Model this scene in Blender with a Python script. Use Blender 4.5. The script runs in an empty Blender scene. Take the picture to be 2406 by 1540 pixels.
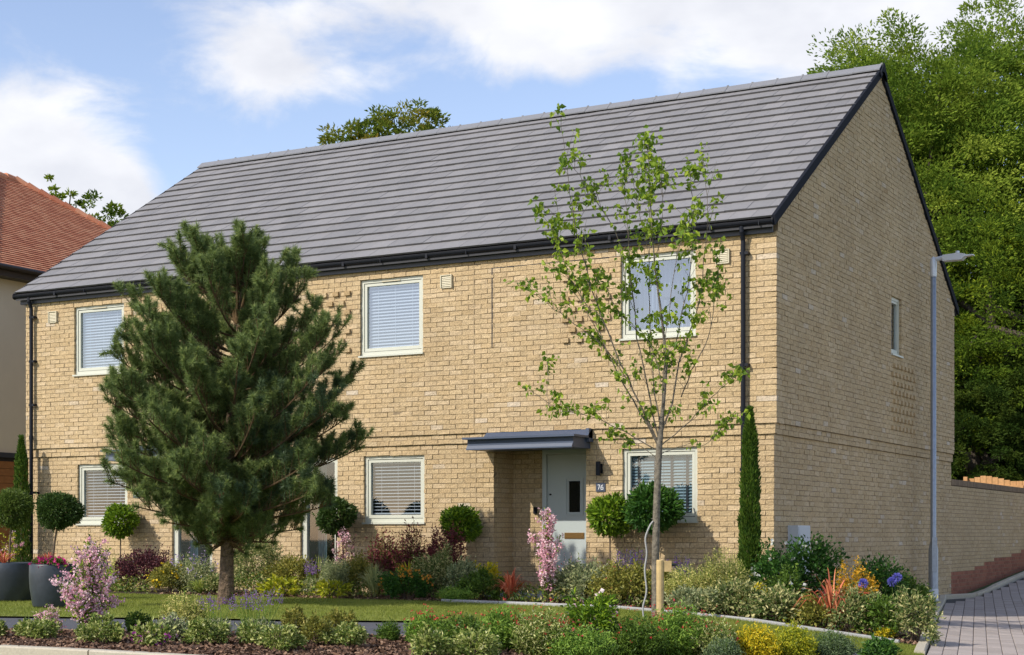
import bpy, math
import numpy as np
from math import sin, cos, tan, pi, radians, sqrt

# ------------------------------------------------------------------ camera, light
SC = bpy.context.scene
FL, YH, TH, XC, ZC, EYE = 3754.4, 1256.7, 0.509015, 3.59354, 21.9597, 0.85
CT, ST = cos(TH), sin(TH)
CAMX = -XC*CT + ZC*ST
CAMY = -XC*ST - ZC*CT
cam = bpy.data.cameras.new('camera')
camo = bpy.data.objects.new('camera', cam)
SC.collection.objects.link(camo)
camo.location = (CAMX, CAMY, EYE)
camo.rotation_euler = (pi/2, 0, TH)
cam.sensor_width = 36.0
cam.lens = 36.0*FL/2406.0
cam.shift_y = (YH-770.0)/2406.0
cam.clip_start = 0.1
cam.clip_end = 3000
SC.camera = camo

SUN_EL = radians(38.0)
SUN_AZ = radians(27.0)      # to the left of the house front's normal
SUN_DIR = np.array([-sin(SUN_AZ)*cos(SUN_EL), -cos(SUN_AZ)*cos(SUN_EL), sin(SUN_EL)])
sun = bpy.data.lights.new('sun', 'SUN')
sun.energy = 2.9
sun.angle = radians(0.53)
sun.color = (1.0, 0.93, 0.82)
suno = bpy.data.objects.new('sun', sun)
SC.collection.objects.link(suno)
from mathutils import Vector
suno.rotation_euler = Vector(SUN_DIR).to_track_quat('Z', 'Y').to_euler()
suno.location = (-20, -15, 20)

SC.view_settings.view_transform = 'Standard'
SC.view_settings.look = 'None'
SC.view_settings.gamma = 1.0
SC.view_settings.use_curve_mapping = False
SC.view_settings.exposure = 0.66
SC.render.engine = 'CYCLES'
SC.cycles.max_bounces = 6
SC.cycles.transparent_max_bounces = 12
SC.cycles.use_denoising = True

W = bpy.data.worlds.new('World')
SC.world = W
W.use_nodes = True
nt = W.node_tree
nt.nodes.clear()
def wn(t, **k):
    n = nt.nodes.new(t)
    for a, b in k.items():
        setattr(n, a, b)
    return n
def wmath(op, a, b=None, clamp=False):
    n = wn('ShaderNodeMath', operation=op, use_clamp=clamp)
    for i, v in enumerate((a, b)):
        if v is None: continue
        if isinstance(v, (int, float)): n.inputs[i].default_value = v
        else: nt.links.new(v, n.inputs[i])
    return n.outputs[0]
tc = wn('ShaderNodeTexCoord')
D = tc.outputs['Generated']
sky = wn('ShaderNodeTexSky')
sky.sky_type = 'NISHITA'
sky.sun_disc = False
sky.sun_elevation = SUN_EL
sky.sun_rotation = math.atan2(SUN_DIR[0], SUN_DIR[1])
sky.air_density = 1.0
sky.dust_density = 0.4
sky.ozone_density = 1.6
def wdot(v):
    n = wn('ShaderNodeVectorMath', operation='DOT_PRODUCT')
    nt.links.new(D, n.inputs[0])
    n.inputs[1].default_value = tuple(v)
    return n.outputs['Value']
RIGHT = np.array([CT, ST, 0.0]); FWD = np.array([-ST, CT, 0.0]); UP = np.array([0, 0, 1.0])
field = None
# soft cloud banks given by their bearing and height in the sky
for (u, v, su, sv, a) in [(90, 300, 190, 120, 1.0), (60, 440, 210, 80, .75), (260, 420, 90, 90, .45), (250, 500, 90, 50, .6),
                          (650, 120, 230, 70, .50), (610, 175, 110, 55, .40), (860, 195, 90, 35, .3),
                          (900, 10, 420, 50, .55), (1300, 90, 230, 85, .7), (1330, 170, 60, 40, .3),
                          (1900, 40, 520, 100, 1.0), (2350, 60, 300, 80, .8)]:
    cdir = FWD*1.0 + RIGHT*((u-1203)/FL) + UP*((YH-v)/FL)
    ln = np.linalg.norm(cdir); cdir = cdir/ln
    t1 = RIGHT - cdir*RIGHT.dot(cdir); t1 /= np.linalg.norm(t1)
    t2 = np.cross(t1, cdir); t2 *= np.sign(t2[2])
    A = wmath('MULTIPLY', wdot(t1), ln*FL/su/1.0)
    B = wmath('MULTIPLY', wdot(t2), ln*FL/sv/1.0)
    s = wmath('ADD', wmath('MULTIPLY', A, A), wmath('MULTIPLY', B, B))
    g = wmath('EXPONENT', wmath('MULTIPLY', s, -0.7))
    g = wmath('MULTIPLY', g, wmath('GREATER_THAN', wdot(cdir), 0.0))
    g = wmath('MULTIPLY', g, a)
    field = g if field is None else wmath('ADD', field, g)
mp = wn('ShaderNodeMapping'); mp.inputs['Scale'].default_value = (1, 1, 1.9)
nt.links.new(D, mp.inputs['Vector'])
nz = wn('ShaderNodeTexNoise'); nz.inputs['Scale'].default_value = 11.0; nz.inputs['Detail'].default_value = 9.0
nz.inputs['Roughness'].default_value = 0.6; nz.inputs['Distortion'].default_value = 0.35
nt.links.new(mp.outputs[0], nz.inputs['Vector'])
nz2 = wn('ShaderNodeTexNoise'); nz2.inputs['Scale'].default_value = 2.6; nz2.inputs['Detail'].default_value = 6.0
nt.links.new(mp.outputs[0], nz2.inputs['Vector'])
# generic broken cloud away from the photographed part of the sky
away = wmath('SUBTRACT', 1.0, wmath('MULTIPLY', wmath('SUBTRACT', wdot(FWD), 0.82, True), 12.0, True), True)
gen = wmath('MULTIPLY', wmath('MULTIPLY', wmath('SUBTRACT', nz2.outputs['Fac'], 0.42), 2.6), away)
field = wmath('ADD', field, gen)
f2 = wmath('ADD', field, wmath('MULTIPLY', wmath('SUBTRACT', nz.outputs['Fac'], 0.5), 1.9))
mr = wn('ShaderNodeMapRange', interpolation_type='SMOOTHSTEP')
nt.links.new(f2, mr.inputs['Value'])
mr.inputs['From Min'].default_value = 0.2; mr.inputs['From Max'].default_value = 0.85
mr.inputs['To Max'].default_value = 0.93
# cloud tone: bright tops, greyer bodies
cr = wn('ShaderNodeMapRange')
nz3 = wn('ShaderNodeTexNoise'); nz3.inputs['Scale'].default_value = 16.0; nz3.inputs['Detail'].default_value = 5.0
nt.links.new(mp.outputs[0], nz3.inputs['Vector'])
nt.links.new(nz3.outputs['Fac'], cr.inputs['Value'])
cr.inputs['From Min'].default_value = 0.3; cr.inputs['From Max'].default_value = 0.7
cmix = wn('ShaderNodeMixRGB')
nt.links.new(cr.outputs[0], cmix.inputs[0])
CLOUD_A, CLOUD_B = (3.5, 3.55, 3.8, 1), (4.5, 4.5, 4.6, 1)
cmix.inputs[1].default_value = CLOUD_A; cmix.inputs[2].default_value = CLOUD_B
tint = wn('ShaderNodeMixRGB', blend_type='MULTIPLY'); tint.inputs[0].default_value = 1.0
nt.links.new(sky.outputs[0], tint.inputs[1])
tint.inputs[2].default_value = (1.04, 0.90, 0.88, 1)
smix = wn('ShaderNodeMixRGB')
nt.links.new(mr.outputs[0], smix.inputs[0])
nt.links.new(tint.outputs[0], smix.inputs[1])
nt.links.new(cmix.outputs[0], smix.inputs[2])
bg = wn('ShaderNodeBackground'); bg.inputs['Strength'].default_value = 0.15
nt.links.new(smix.outputs[0], bg.inputs['Color'])
wo = wn('ShaderNodeOutputWorld')
nt.links.new(bg.outputs[0], wo.inputs['Surface'])

# ------------------------------------------------------------------ helpers
RNG = np.random.default_rng(7)
COL = SC.collection

def sm(t):
    t = np.clip(t, 0, 1)
    return t*t*(3-2*t)

def kerbx(y):
    return 2.75 - 0.2236/0.9746*(y+2.4)

def h(x, y):
    """height of the ground"""
    x = np.asarray(x, float); y = np.asarray(y, float)
    hx = np.interp(x, [-60, -8, -4, -1.17, .32, 2.84, 5, 30], [-.06, -.06, -.065, -.105, -.19, -.475, -.54, -.6])
    hg = np.interp(y, [0, 7, 9.8, 13, 16.6, 25, 60, 400], [-.48, -.36, -.30, -.10, .14, .5, 1.2, 2.0])
    s = sm((x+3)/2.5)*sm((y-1.0)/7.0)
    hb = np.interp(y, [9, 30, 60, 400], [-.06, .5, 1.2, 2.0])
    hx = np.where((y > 9) & (x < 0), np.maximum(hx, hb), hx)
    return hx*(1-s) + hg*s

def ray(u):
    t = (u-1203)/FL
    d = RIGHT*t + FWD
    return d[:2]/1.0

def proj_z(v, Z):
    return EYE + (YH-v)*Z/FL

def gp(u, v, lift=0.0):
    """ground point whose picture is (u, v) and its depth"""
    d = ray(u); Z = 20.0
    lo, hi = 4.0, 200.0
    for _ in range(60):
        m = (lo+hi)/2
        x, y = CAMX+d[0]*m, CAMY+d[1]*m
        if EYE + (YH-v)*m/FL > float(h(x, y))+lift: lo = m
        else: hi = m
    x, y = CAMX+d[0]*lo, CAMY+d[1]*lo
    return x, y, float(h(x, y)), lo

def gy(u, y):
    """point on the vertical plane y, on bearing u"""
    d = ray(u)
    Z = (y-CAMY)/d[1]
    x = CAMX+d[0]*Z
    return x, y, float(h(x, y)), Z

class MB:
    def __init__(s):
        s.V = []; s.Q = []; s.T = []; s.t = []; s.n = 0; s.mi = []; s.mt = []
    def add(s, V, F, tone=0.5, mi=0):
        V = np.asarray(V, float).reshape(-1, 3)
        F = np.asarray(F, int)
        if len(F) == 0: return
        tn = np.broadcast_to(np.asarray(tone, float), (len(V),)) if np.ndim(tone) == 0 else np.asarray(tone, float)
        s.V.append(V); s.t.append(tn)
        (s.Q if F.shape[1] == 4 else s.T).append(F+s.n)
        (s.mi if F.shape[1] == 4 else s.mt).append(np.full(len(F), mi))
        s.n += len(V)
    def boxes(s, lo, hi, tone=0.5, jit=0.0, mi=0, back=True):
        lo = np.atleast_2d(lo).astype(float); hi = np.atleast_2d(hi).astype(float); n = len(lo)
        c = np.array([[0,0,0],[1,0,0],[1,1,0],[0,1,0],[0,0,1],[1,0,1],[1,1,1],[0,1,1]], float)
        V = lo[:, None, :] + c[None]*(hi-lo)[:, None, :]
        if jit: V = V + RNG.normal(0, jit, V.shape)
        F = np.array([[0,3,2,1],[4,5,6,7],[0,1,5,4],[1,2,6,5],[2,3,7,6],[3,0,4,7]])
        F = (F[None] + (np.arange(n)*8)[:, None, None]).reshape(-1, 4)
        tn = np.repeat(np.broadcast_to(np.asarray(tone, float), (n,)), 8)
        s.add(V.reshape(-1, 3), F, tn, mi)
        return s
    def box(s, x0, x1, y0, y1, z0, z1, tone=0.5, mi=0):
        return s.boxes([[min(x0,x1), min(y0,y1), min(z0,z1)]], [[max(x0,x1), max(y0,y1), max(z0,z1)]], tone, mi=mi)
    def tube(s, P, R, n=6, tone=0.5, cap=True, mi=0):
        P = np.asarray(P, float); k = len(P)
        R = np.broadcast_to(np.asarray(R, float), (k,))
        d = np.gradient(P, axis=0) if k > 2 else np.repeat([P[1]-P[0]], 2, 0)
        d /= np.linalg.norm(d, axis=1)[:, None]+1e-9
        ref = np.array([1.0, 0.1, 0]) if abs(d[0, 2]) > .8 else np.array([0, 0, 1.0])
        a = np.cross(d, ref); a /= np.linalg.norm(a, axis=1)[:, None]+1e-9
        b = np.cross(d, a)
        th = np.arange(n)*2*pi/n
        V = P[:, None] + R[:, None, None]*(a[:, None]*np.cos(th)[None, :, None] + b[:, None]*np.sin(th)[None, :, None])
        i = np.arange(k-1)[:, None]*n; j = np.arange(n)[None]
        F = np.stack([i+j, i+(j+1) % n, i+n+(j+1) % n, i+n+j], -1).reshape(-1, 4)
        s.add(V.reshape(-1, 3), F, tone, mi)
        if cap:
            for e in (0, k-1):
                Vc = np.vstack([V[e], P[e]])
                Fc = np.array([[q, (q+1) % n, n] for q in range(n)])
                s.add(Vc, Fc, tone, mi)
        return s
    def lathe(s, prof, n=24, tone=.5, c=(0, 0, 0), mi=0):
        prof = np.asarray(prof, float); k = len(prof)
        th = np.arange(n)*2*pi/n
        V = np.zeros((k, n, 3))
        V[..., 0] = c[0]+prof[:, 0:1]*np.cos(th); V[..., 1] = c[1]+prof[:, 0:1]*np.sin(th); V[..., 2] = c[2]+prof[:, 1:2]
        i = np.arange(k-1)[:, None]*n; j = np.arange(n)[None]
        F = np.stack([i+j, i+(j+1) % n, i+n+(j+1) % n, i+n+j], -1).reshape(-1, 4)
        s.add(V.reshape(-1, 3), F, tone, mi)
        return s
    def prism(s, poly, axis, a, b, tone=.5, mi=0):
        """extrude a 2-d polygon along axis (0,1,2) from a to b"""
        poly = np.asarray(poly, float); n = len(poly)
        def put(c):
            V = np.zeros((n, 3)); o = [i for i in range(3) if i != axis]
            V[:, o[0]] = poly[:, 0]; V[:, o[1]] = poly[:, 1]; V[:, axis] = c
            return V
        V = np.vstack([put(a), put(b)])
        s.add(V, [[i, (i+1) % n, n+(i+1) % n, n+i] for i in range(n)], tone, mi)
        for base in (0, n):
            s.add(V[base:base+n], [[0, i, i+1] for i in range(1, n-1)], tone, mi)
        return s
    def mesh(s, name, mats, smooth=False):
        me = bpy.data.meshes.new(name)
        if not s.V: return me
        V = np.vstack(s.V).astype(np.float32)
        nq = sum(len(q) for q in s.Q); ntr = sum(len(q) for q in s.T)
        idx = []; st = []
        if nq: idx.append(np.vstack(s.Q).ravel()); st.append(np.arange(nq)*4)
        if ntr: idx.append(np.vstack(s.T).ravel()); st.append(nq*4+np.arange(ntr)*3)
        idx = np.concatenate(idx).astype(np.int32); st = np.concatenate(st).astype(np.int32)
        me.vertices.add(len(V)); me.vertices.foreach_set('co', V.ravel())
        me.loops.add(len(idx)); me.loops.foreach_set('vertex_index', idx)
        me.polygons.add(nq+ntr); me.polygons.foreach_set('loop_start', st)
        if not isinstance(mats, (list, tuple)): mats = [mats]
        for m in mats: me.materials.append(m)
        if len(mats) > 1:
            me.polygons.foreach_set('material_index', np.concatenate(s.mi+s.mt).astype(np.int32))
        at = me.attributes.new('tone', 'FLOAT', 'POINT')
        at.data.foreach_set('value', np.concatenate(s.t).astype(np.float32))
        me.update(calc_edges=True)
        me.polygons.foreach_set('use_smooth', np.full(nq+ntr, bool(smooth)))
        return me
    def build(s, name, mats, parent=None, loc=(0, 0, 0), smooth=False):
        o = s._build(name, mats, parent, loc, smooth)
        if name in ('flowers', 'lamp_glint'): o['kind'] = 'stuff'
        return o
    def _build(s, name, mats, parent=None, loc=(0, 0, 0), smooth=False):
        o = bpy.data.objects.new(name, s.mesh(name, mats, smooth))
        COL.objects.link(o)
        o.location = loc
        if parent: o.parent = parent
        return o

def tag(o, label=None, cat=None, group=None, kind=None):
    if label: o['label'] = label
    if cat: o['category'] = cat
    if group: o['group'] = group
    if kind: o['kind'] = kind
    return o
def thing(name, label, cat, loc=(0, 0, 0), group=None, rz=0):
    o = bpy.data.objects.new(name, None)
    o.empty_display_size = .3
    COL.objects.link(o); o.location = loc; o.rotation_euler = (0, 0, rz)
    return tag(o, label, cat, group)
def inst(name, me, parent=None, loc=(0, 0, 0), rot=(0, 0, 0)):
    o = bpy.data.objects.new(name, me); COL.objects.link(o)
    o.location = loc; o.rotation_euler = rot
    if parent: o.parent = parent
    return o
def copy_tree(o, parent=None):
    c = o.copy(); COL.objects.link(c)
    if parent: c.parent = parent
    for ch in list(o.children): copy_tree(ch, c)
    return c

# ------------------------------------------------------------------ materials
def mat(name, cols, rough=0.8, noise=None, bump=None, metal=0.0, spec=0.5, trans=0.0, big=None, coat=0.0):
    m = bpy.data.materials.new(name); m.use_nodes = True
    t = m.node_tree; N = t.nodes; L = t.links
    b = N['Principled BSDF']
    b.inputs['Roughness'].default_value = rough
    b.inputs['Metallic'].default_value = metal
    b.inputs['Specular IOR Level'].default_value = spec
    if coat: b.inputs['Coat Weight'].default_value = coat
    if isinstance(cols[0], (int, float)): cols = [cols]
    at = N.new('ShaderNodeAttribute'); at.attribute_name = 'tone'
    r = N.new('ShaderNodeValToRGB')
    e = r.color_ramp.elements
    if len(cols) == 1: cols = [cols[0], cols[0]]
    while len(e) < len(cols): e.new(0.5)
    for i, c in enumerate(cols):
        e[i].position = i/(len(cols)-1); e[i].color = (*c, 1)
    L.new(at.outputs['Fac'], r.inputs[0])
    out = r.outputs[0]
    geo = N.new('ShaderNodeNewGeometry')
    for spec_ in (noise, big):
        if spec_:
            nz = N.new('ShaderNodeTexNoise'); nz.inputs['Scale'].default_value = spec_[0]
            nz.inputs['Detail'].default_value = 6.0; nz.inputs['Roughness'].default_value = .6
            L.new(geo.outputs['Position'], nz.inputs['Vector'])
            mrr = N.new('ShaderNodeMapRange')
            mrr.inputs['From Min'].default_value = .3; mrr.inputs['From Max'].default_value = .7
            mrr.inputs['To Min'].default_value = 1-spec_[1]; mrr.inputs['To Max'].default_value = 1+spec_[1]
            L.new(nz.outputs['Fac'], mrr.inputs['Value'])
            mx = N.new('ShaderNodeVectorMath'); mx.operation = 'SCALE'
            L.new(out, mx.inputs[0]); L.new(mrr.outputs[0], mx.inputs['Scale'])
            out = mx.outputs[0]
    L.new(out, b.inputs['Base Color'])
    if bump:
        nz = N.new('ShaderNodeTexNoise'); nz.inputs['Scale'].default_value = bump[0]; nz.inputs['Detail'].default_value = 8
        L.new(geo.outputs['Position'], nz.inputs['Vector'])
        bp = N.new('ShaderNodeBump'); bp.inputs['Strength'].default_value = bump[1]; bp.inputs['Distance'].default_value = bump[2] if len(bump) > 2 else .01
        L.new(nz.outputs['Fac'], bp.inputs['Height']); L.new(bp.outputs[0], b.inputs['Normal'])
    if trans:
        tr = N.new('ShaderNodeBsdfTranslucent'); L.new(out, tr.inputs['Color'])
        mx = N.new('ShaderNodeMixShader'); mx.inputs[0].default_value = trans
        L.new(b.outputs[0], mx.inputs[1]); L.new(tr.outputs[0], mx.inputs[2])
        L.new(mx.outputs[0], N['Material Output'].inputs['Surface'])
    return m
def leafmat(name, cols, trans=0.35, rough=0.5):
    return mat(name, cols, rough=.75 if name.startswith('tree') else rough, trans=trans, spec=0.1 if name.startswith('tree') else .3)
def glassmat(name, refl=0.12, tint=(0.85, 0.9, 0.92)):
    m = bpy.data.materials.new(name); m.use_nodes = True
    t = m.node_tree; N = t.nodes; L = t.links
    N.remove(N['Principled BSDF'])
    tr = N.new('ShaderNodeBsdfTransparent'); tr.inputs[0].default_value = (*tint, 1)
    gl = N.new('ShaderNodeBsdfGlossy'); gl.inputs['Roughness'].default_value = 0.02; gl.inputs[0].default_value = (.9, .95, 1, 1)
    # Schlick reflectance from the unsigned angle, the same from both sides of the pane
    ge = N.new('ShaderNodeNewGeometry')
    dp = N.new('ShaderNodeVectorMath'); dp.operation = 'DOT_PRODUCT'
    L.new(ge.outputs['Normal'], dp.inputs[0]); L.new(ge.outputs['Incoming'], dp.inputs[1])
    def mt_(op, a, b=None, c=None):
        q = N.new('ShaderNodeMath'); q.operation = op
        for i, v in enumerate((a, b, c)):
            if v is None: continue
            if isinstance(v, (int, float)): q.inputs[i].default_value = v
            else: L.new(v, q.inputs[i])
        return q
    om = mt_('SUBTRACT', 1.0, mt_('ABSOLUTE', dp.outputs['Value']).outputs[0])
    ad = mt_('MULTIPLY_ADD', mt_('POWER', om.outputs[0], 5.0).outputs[0], 1.0-refl-.06, refl+.06); ad.use_clamp = True
    mx = N.new('ShaderNodeMixShader')
    L.new(ad.outputs[0], mx.inputs[0]); L.new(tr.outputs[0], mx.inputs[1]); L.new(gl.outputs[0], mx.inputs[2])
    L.new(mx.outputs[0], N['Material Output'].inputs['Surface'])
    return m

M = {}
M['brick'] = mat('buff_brick', [(.365,.248,.118), (.445,.324,.174), (.495,.374,.214), (.455,.332,.180), (.515,.395,.240), (.482,.358,.208), (.56,.49,.39)], .9, noise=(38, .24), big=(.8, .09), bump=(48, .8, .016))
M['mortar'] = mat('mortar', (.25,.19,.115), .95, noise=(30, .15))
M['redbrick'] = mat('red_plinth_brick', [(.24,.085,.05), (.33,.125,.07), (.28,.11,.065)], .9, noise=(45, .2), bump=(60, .5, .01))
M['coping'] = mat('coping_brick', [(.17,.115,.07), (.24,.17,.10)], .9, noise=(45, .2))
M['tile'] = mat('grey_concrete_roof_tile', [(.172,.170,.174), (.200,.196,.199), (.228,.222,.224)], .78, noise=(14, .06), big=(.6, .05), bump=(90, .25, .004))
M['tiledark'] = mat('tile_underside', (.05,.05,.055), .9)
M['ridge'] = mat('grey_ridge_tile', [(.17,.175,.19), (.205,.21,.225)], .7, noise=(14, .06))
M['black'] = mat('black_gutter_plastic', (.010,.012,.018), .5, spec=.2)
M['fascia'] = mat('dark_blue_grey_fascia', (.028,.034,.048), .5)
M['cream'] = mat('cream_window_frame', (.53,.54,.455), .4)
M['mastic'] = mat('mastic_joint', (.33,.25,.15), .9)
M['glassup'] = glassmat('window_glass', .16)
M['glassdn'] = glassmat('window_glass_low', .03)
M['blind'] = mat('white_blind_slat', (.38,.41,.46), .5)
M['blindg'] = mat('grey_blue_shutter', (.20,.28,.32), .5)
M['tape'] = mat('dark_blind_tape', (.018,.02,.028), .8)
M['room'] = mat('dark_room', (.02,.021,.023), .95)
M['curtain'] = mat('pale_curtain', [(.22,.27,.38), (.38,.43,.53)], .8, trans=.3)
M['door'] = mat('sage_grey_door', (.42,.47,.46), .42)
M['doorframe'] = mat('grey_door_frame', (.46,.51,.51), .45)
M['brass'] = mat('brass', (.45,.28,.12), .3, metal=1.0)
M['canopy'] = mat('slate_blue_canopy', (.060,.082,.13), .48)
M['plate'] = mat('navy_slate_plate', (.05,.065,.10), .4)
M['white'] = mat('white_paint', (.75,.76,.78), .5)
M['vent'] = mat('cream_vent', (.55,.50,.36), .6)
M['meter'] = mat('pale_grey_plastic', (.52,.55,.58), .5, noise=(40, .05))
M['galv'] = mat('galvanised_steel', [(.30,.34,.39), (.34,.38,.43)], .42, metal=.55, noise=(20, .12))
M['galvl'] = mat('pale_lantern_metal', (.62,.66,.70), .4, metal=.2)
M['soil'] = mat('dark_mulch_soil', (.055,.034,.022), .95, noise=(18, .5), bump=(25, 1.0, .05))
M['chips'] = mat('bark_chips', [(.06,.03,.017), (.14,.075,.042), (.22,.125,.075), (.34,.22,.14)], .9)
M['grassbase'] = mat('lawn_ground', (.16,.19,.03), .95, noise=(20, .3), big=(1.2, .14))
M['grass'] = mat('lawn_blades', [(.15,.19,.018), (.215,.255,.03), (.29,.31,.06)], .7, trans=.3)
M['tarmac'] = mat('dark_tarmac', (.075,.077,.088), .9, noise=(120, .25), big=(1.5, .1), bump=(180, .5, .006))
M['road'] = mat('road_asphalt', (.06,.06,.063), .9, noise=(90, .2))
M['paver'] = mat('grey_block_paver', [(.31,.265,.235), (.345,.298,.265), (.38,.328,.295)], .9, noise=(60, .12), bump=(90, .4, .006))
M['joint'] = mat('sand_joint', (.07,.065,.06), .95)
M['kerb'] = mat('buff_concrete_kerb', [(.42,.38,.29), (.5,.45,.35)], .9, noise=(50, .12))
M['edging'] = mat('grey_concrete_edging', [(.30,.30,.29), (.37,.37,.36)], .9, noise=(50, .12))
M['field'] = mat('rough_grass', (.06,.09,.02), .95, noise=(3, .3))
M['render'] = mat('cream_render', (.70,.62,.48), .9, noise=(1.5, .04))
M['clad'] = mat('orange_timber_cladding', [(.30,.12,.035), (.36,.15,.045)], .7, noise=(12, .15))
M['redtile'] = mat('red_clay_tile', [(.44,.155,.08), (.53,.21,.11), (.60,.28,.155)], .85, noise=(30, .12))
M['timber'] = mat('orange_fence_timber', [(.46,.24,.09), (.56,.31,.13)], .8, noise=(14, .2))
M['stake'] = mat('pale_timber_stake', [(.50,.36,.15), (.46,.34,.16)], .8, noise=(14, .2))
M['pbark'] = mat('pine_bark', [(.085,.058,.038), (.17,.115,.07)], .95, noise=(22, .6), bump=(22, 1.0, .06))
M['pbranch'] = mat('pine_branch_bark', [(.055,.035,.018), (.14,.085,.035)], .95, noise=(28, .3))
M['ybark'] = mat('young_tree_bark', [(.09,.07,.05), (.21,.19,.145)], .9, noise=(20, .55), bump=(40, .7, .02))
M['twig'] = mat('brown_twig', [(.09,.065,.045), (.13,.095,.06)], .9)
M['bark'] = mat('grey_bark', (.07,.055,.04), .95, noise=(10, .3))
M['pot'] = mat('dark_blue_planter', (.028,.036,.048), .42, noise=(6, .25), bump=(12, .3, .01))
M['needle'] = leafmat('pine_needles', [(.07,.115,.042), (.14,.205,.065), (.23,.30,.09), (.40,.46,.14)], .35, .5)
M['needle_shade'] = leafmat('shade_toned_pine_needles', [(.045,.08,.04), (.085,.135,.06), (.13,.19,.08)], .2, .5)  # darker copy of the needle colour, with the crown's shade put into it

# ------------------------------------------------------------------ ground
def sheet(name, A, B, lift, m, n=60, k=8, parent=None, hf=h):
    """surface between two plan polylines, following the ground"""
    def rs(P, n):
        P = np.asarray(P, float); d = np.r_[0, np.cumsum(np.linalg.norm(np.diff(P, axis=0), axis=1))]
        t = np.linspace(0, d[-1], n); return np.c_[np.interp(t, d, P[:, 0]), np.interp(t, d, P[:, 1])]
    A = rs(A, n); B = rs(B, n)
    t = np.linspace(0, 1, k)[None, :, None]
    G = A[:, None]*(1-t)+B[:, None]*t
    Z = hf(G[..., 0], G[..., 1])+lift
    V = np.concatenate([G, Z[..., None]], -1).reshape(-1, 3)
    i = np.arange(n-1)[:, None]*k; j = np.arange(k-1)[None]
    F = np.stack([i+j, i+j+1, i+k+j+1, i+k+j], -1).reshape(-1, 4)
    a = V[F[0]]
    nrm = np.cross(a[1]-a[0], a[2]-a[0])
    if nrm[2] < 0: F = F[:, ::-1]
    mb = MB(); mb.add(V, F)
    return mb.build(name, m, parent), G

def axis_coords(c, lo, hi, d):
    a = [c]; s = d
    while a[-1] < hi: a.append(a[-1]+s); s *= 1.12 if a[-1] > c+25 else 1
    b = [c]; s = d
    while b[-1] > lo: b.append(b[-1]-s); s *= 1.12 if b[-1] < c-25 else 1
    return np.array(sorted(set(a+b)))
gxs = axis_coords(0, -700, 700, 1.0); gys = axis_coords(0, -200, 900, 1.0)
GX, GY = np.meshgrid(gxs, gys, indexing='ij')
V = np.stack([GX, GY, h(GX, GY)-.09], -1).reshape(-1, 3)
n1, n2 = GX.shape
i = np.arange(n1-1)[:, None]*n2; j = np.arange(n2-1)[None]
mb = MB(); mb.add(V, np.stack([i+j, i+n2+j, i+n2+j+1, i+j+1], -1).reshape(-1, 4))
tag(mb.build('ground', M['field']), kind='structure')

def P2(L): return [gp(u, v)[:2] for u, v in L]
L1 = [(-20, -2.35), (2.62, -2.35)]
L2 = P2([(-420, 1445), (0, 1447), (350, 1451), (700, 1456), (1052, 1459), (1450, 1473), (1700, 1495), (1992, 1527), (2130, 1541), (2180, 1552)])
L3 = P2([(-420, 1479), (0, 1484), (400, 1490), (860, 1497), (1200, 1503), (1500, 1520), (1800, 1552), (2050, 1600)])
L4 = P2([(-420, 1506), (0, 1528), (244, 1540), (600, 1562), (1000, 1592), (1400, 1640), (1800, 1700), (2050, 1740)])
lawn, LG = sheet('lawn', L1, L2, -.005, M['grassbase'], 80, 10); tag(lawn, kind='structure')
pth, _ = sheet('path', L2, L3, -.025, M['tarmac'], 80, 6); tag(pth, kind='structure')
fbed, FG = sheet('front_flower_bed', L3, L4, -.012, M['soil'], 80, 8); tag(fbed, kind='structure')
hb, HG = sheet('house_flower_bed', [(-20, 0.1), (0.0, 0.1)], [(-20, -2.33), (0.0, -2.33)], 0.0, M['soil'], 60, 6); tag(hb, kind='structure')
K0 = [(kerbx(y)-.16, y) for y in np.linspace(-2.33, 9.8, 12)]
sb, _ = sheet('side_flower_bed', [(0, -2.33), (0.05, 0), (0.05, 9.8)], K0, 0.0, M['soil'], 60, 6); tag(sb, kind='structure')
pad, _ = sheet('tarmac_strip', [(0.06, 9.8), (0.06, 7.0), (kerbx(6.5)-.6, 6.5), (kerbx(2.6)-.55, 2.6)], [(kerbx(y)-.15, y) for y in (9.8, 7.2, 6.5, 2.6)], .022, M['tarmac'], 30, 4)
tag(pad, kind='structure')
# road behind the camera
RD = [(p[0]+1.0, p[1]-14) for p in L4]
rd, _ = sheet('road', [(x+.10, y-.12) for x, y in L4], RD, -.11, M['road'], 60, 8); tag(rd, kind='structure')

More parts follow.
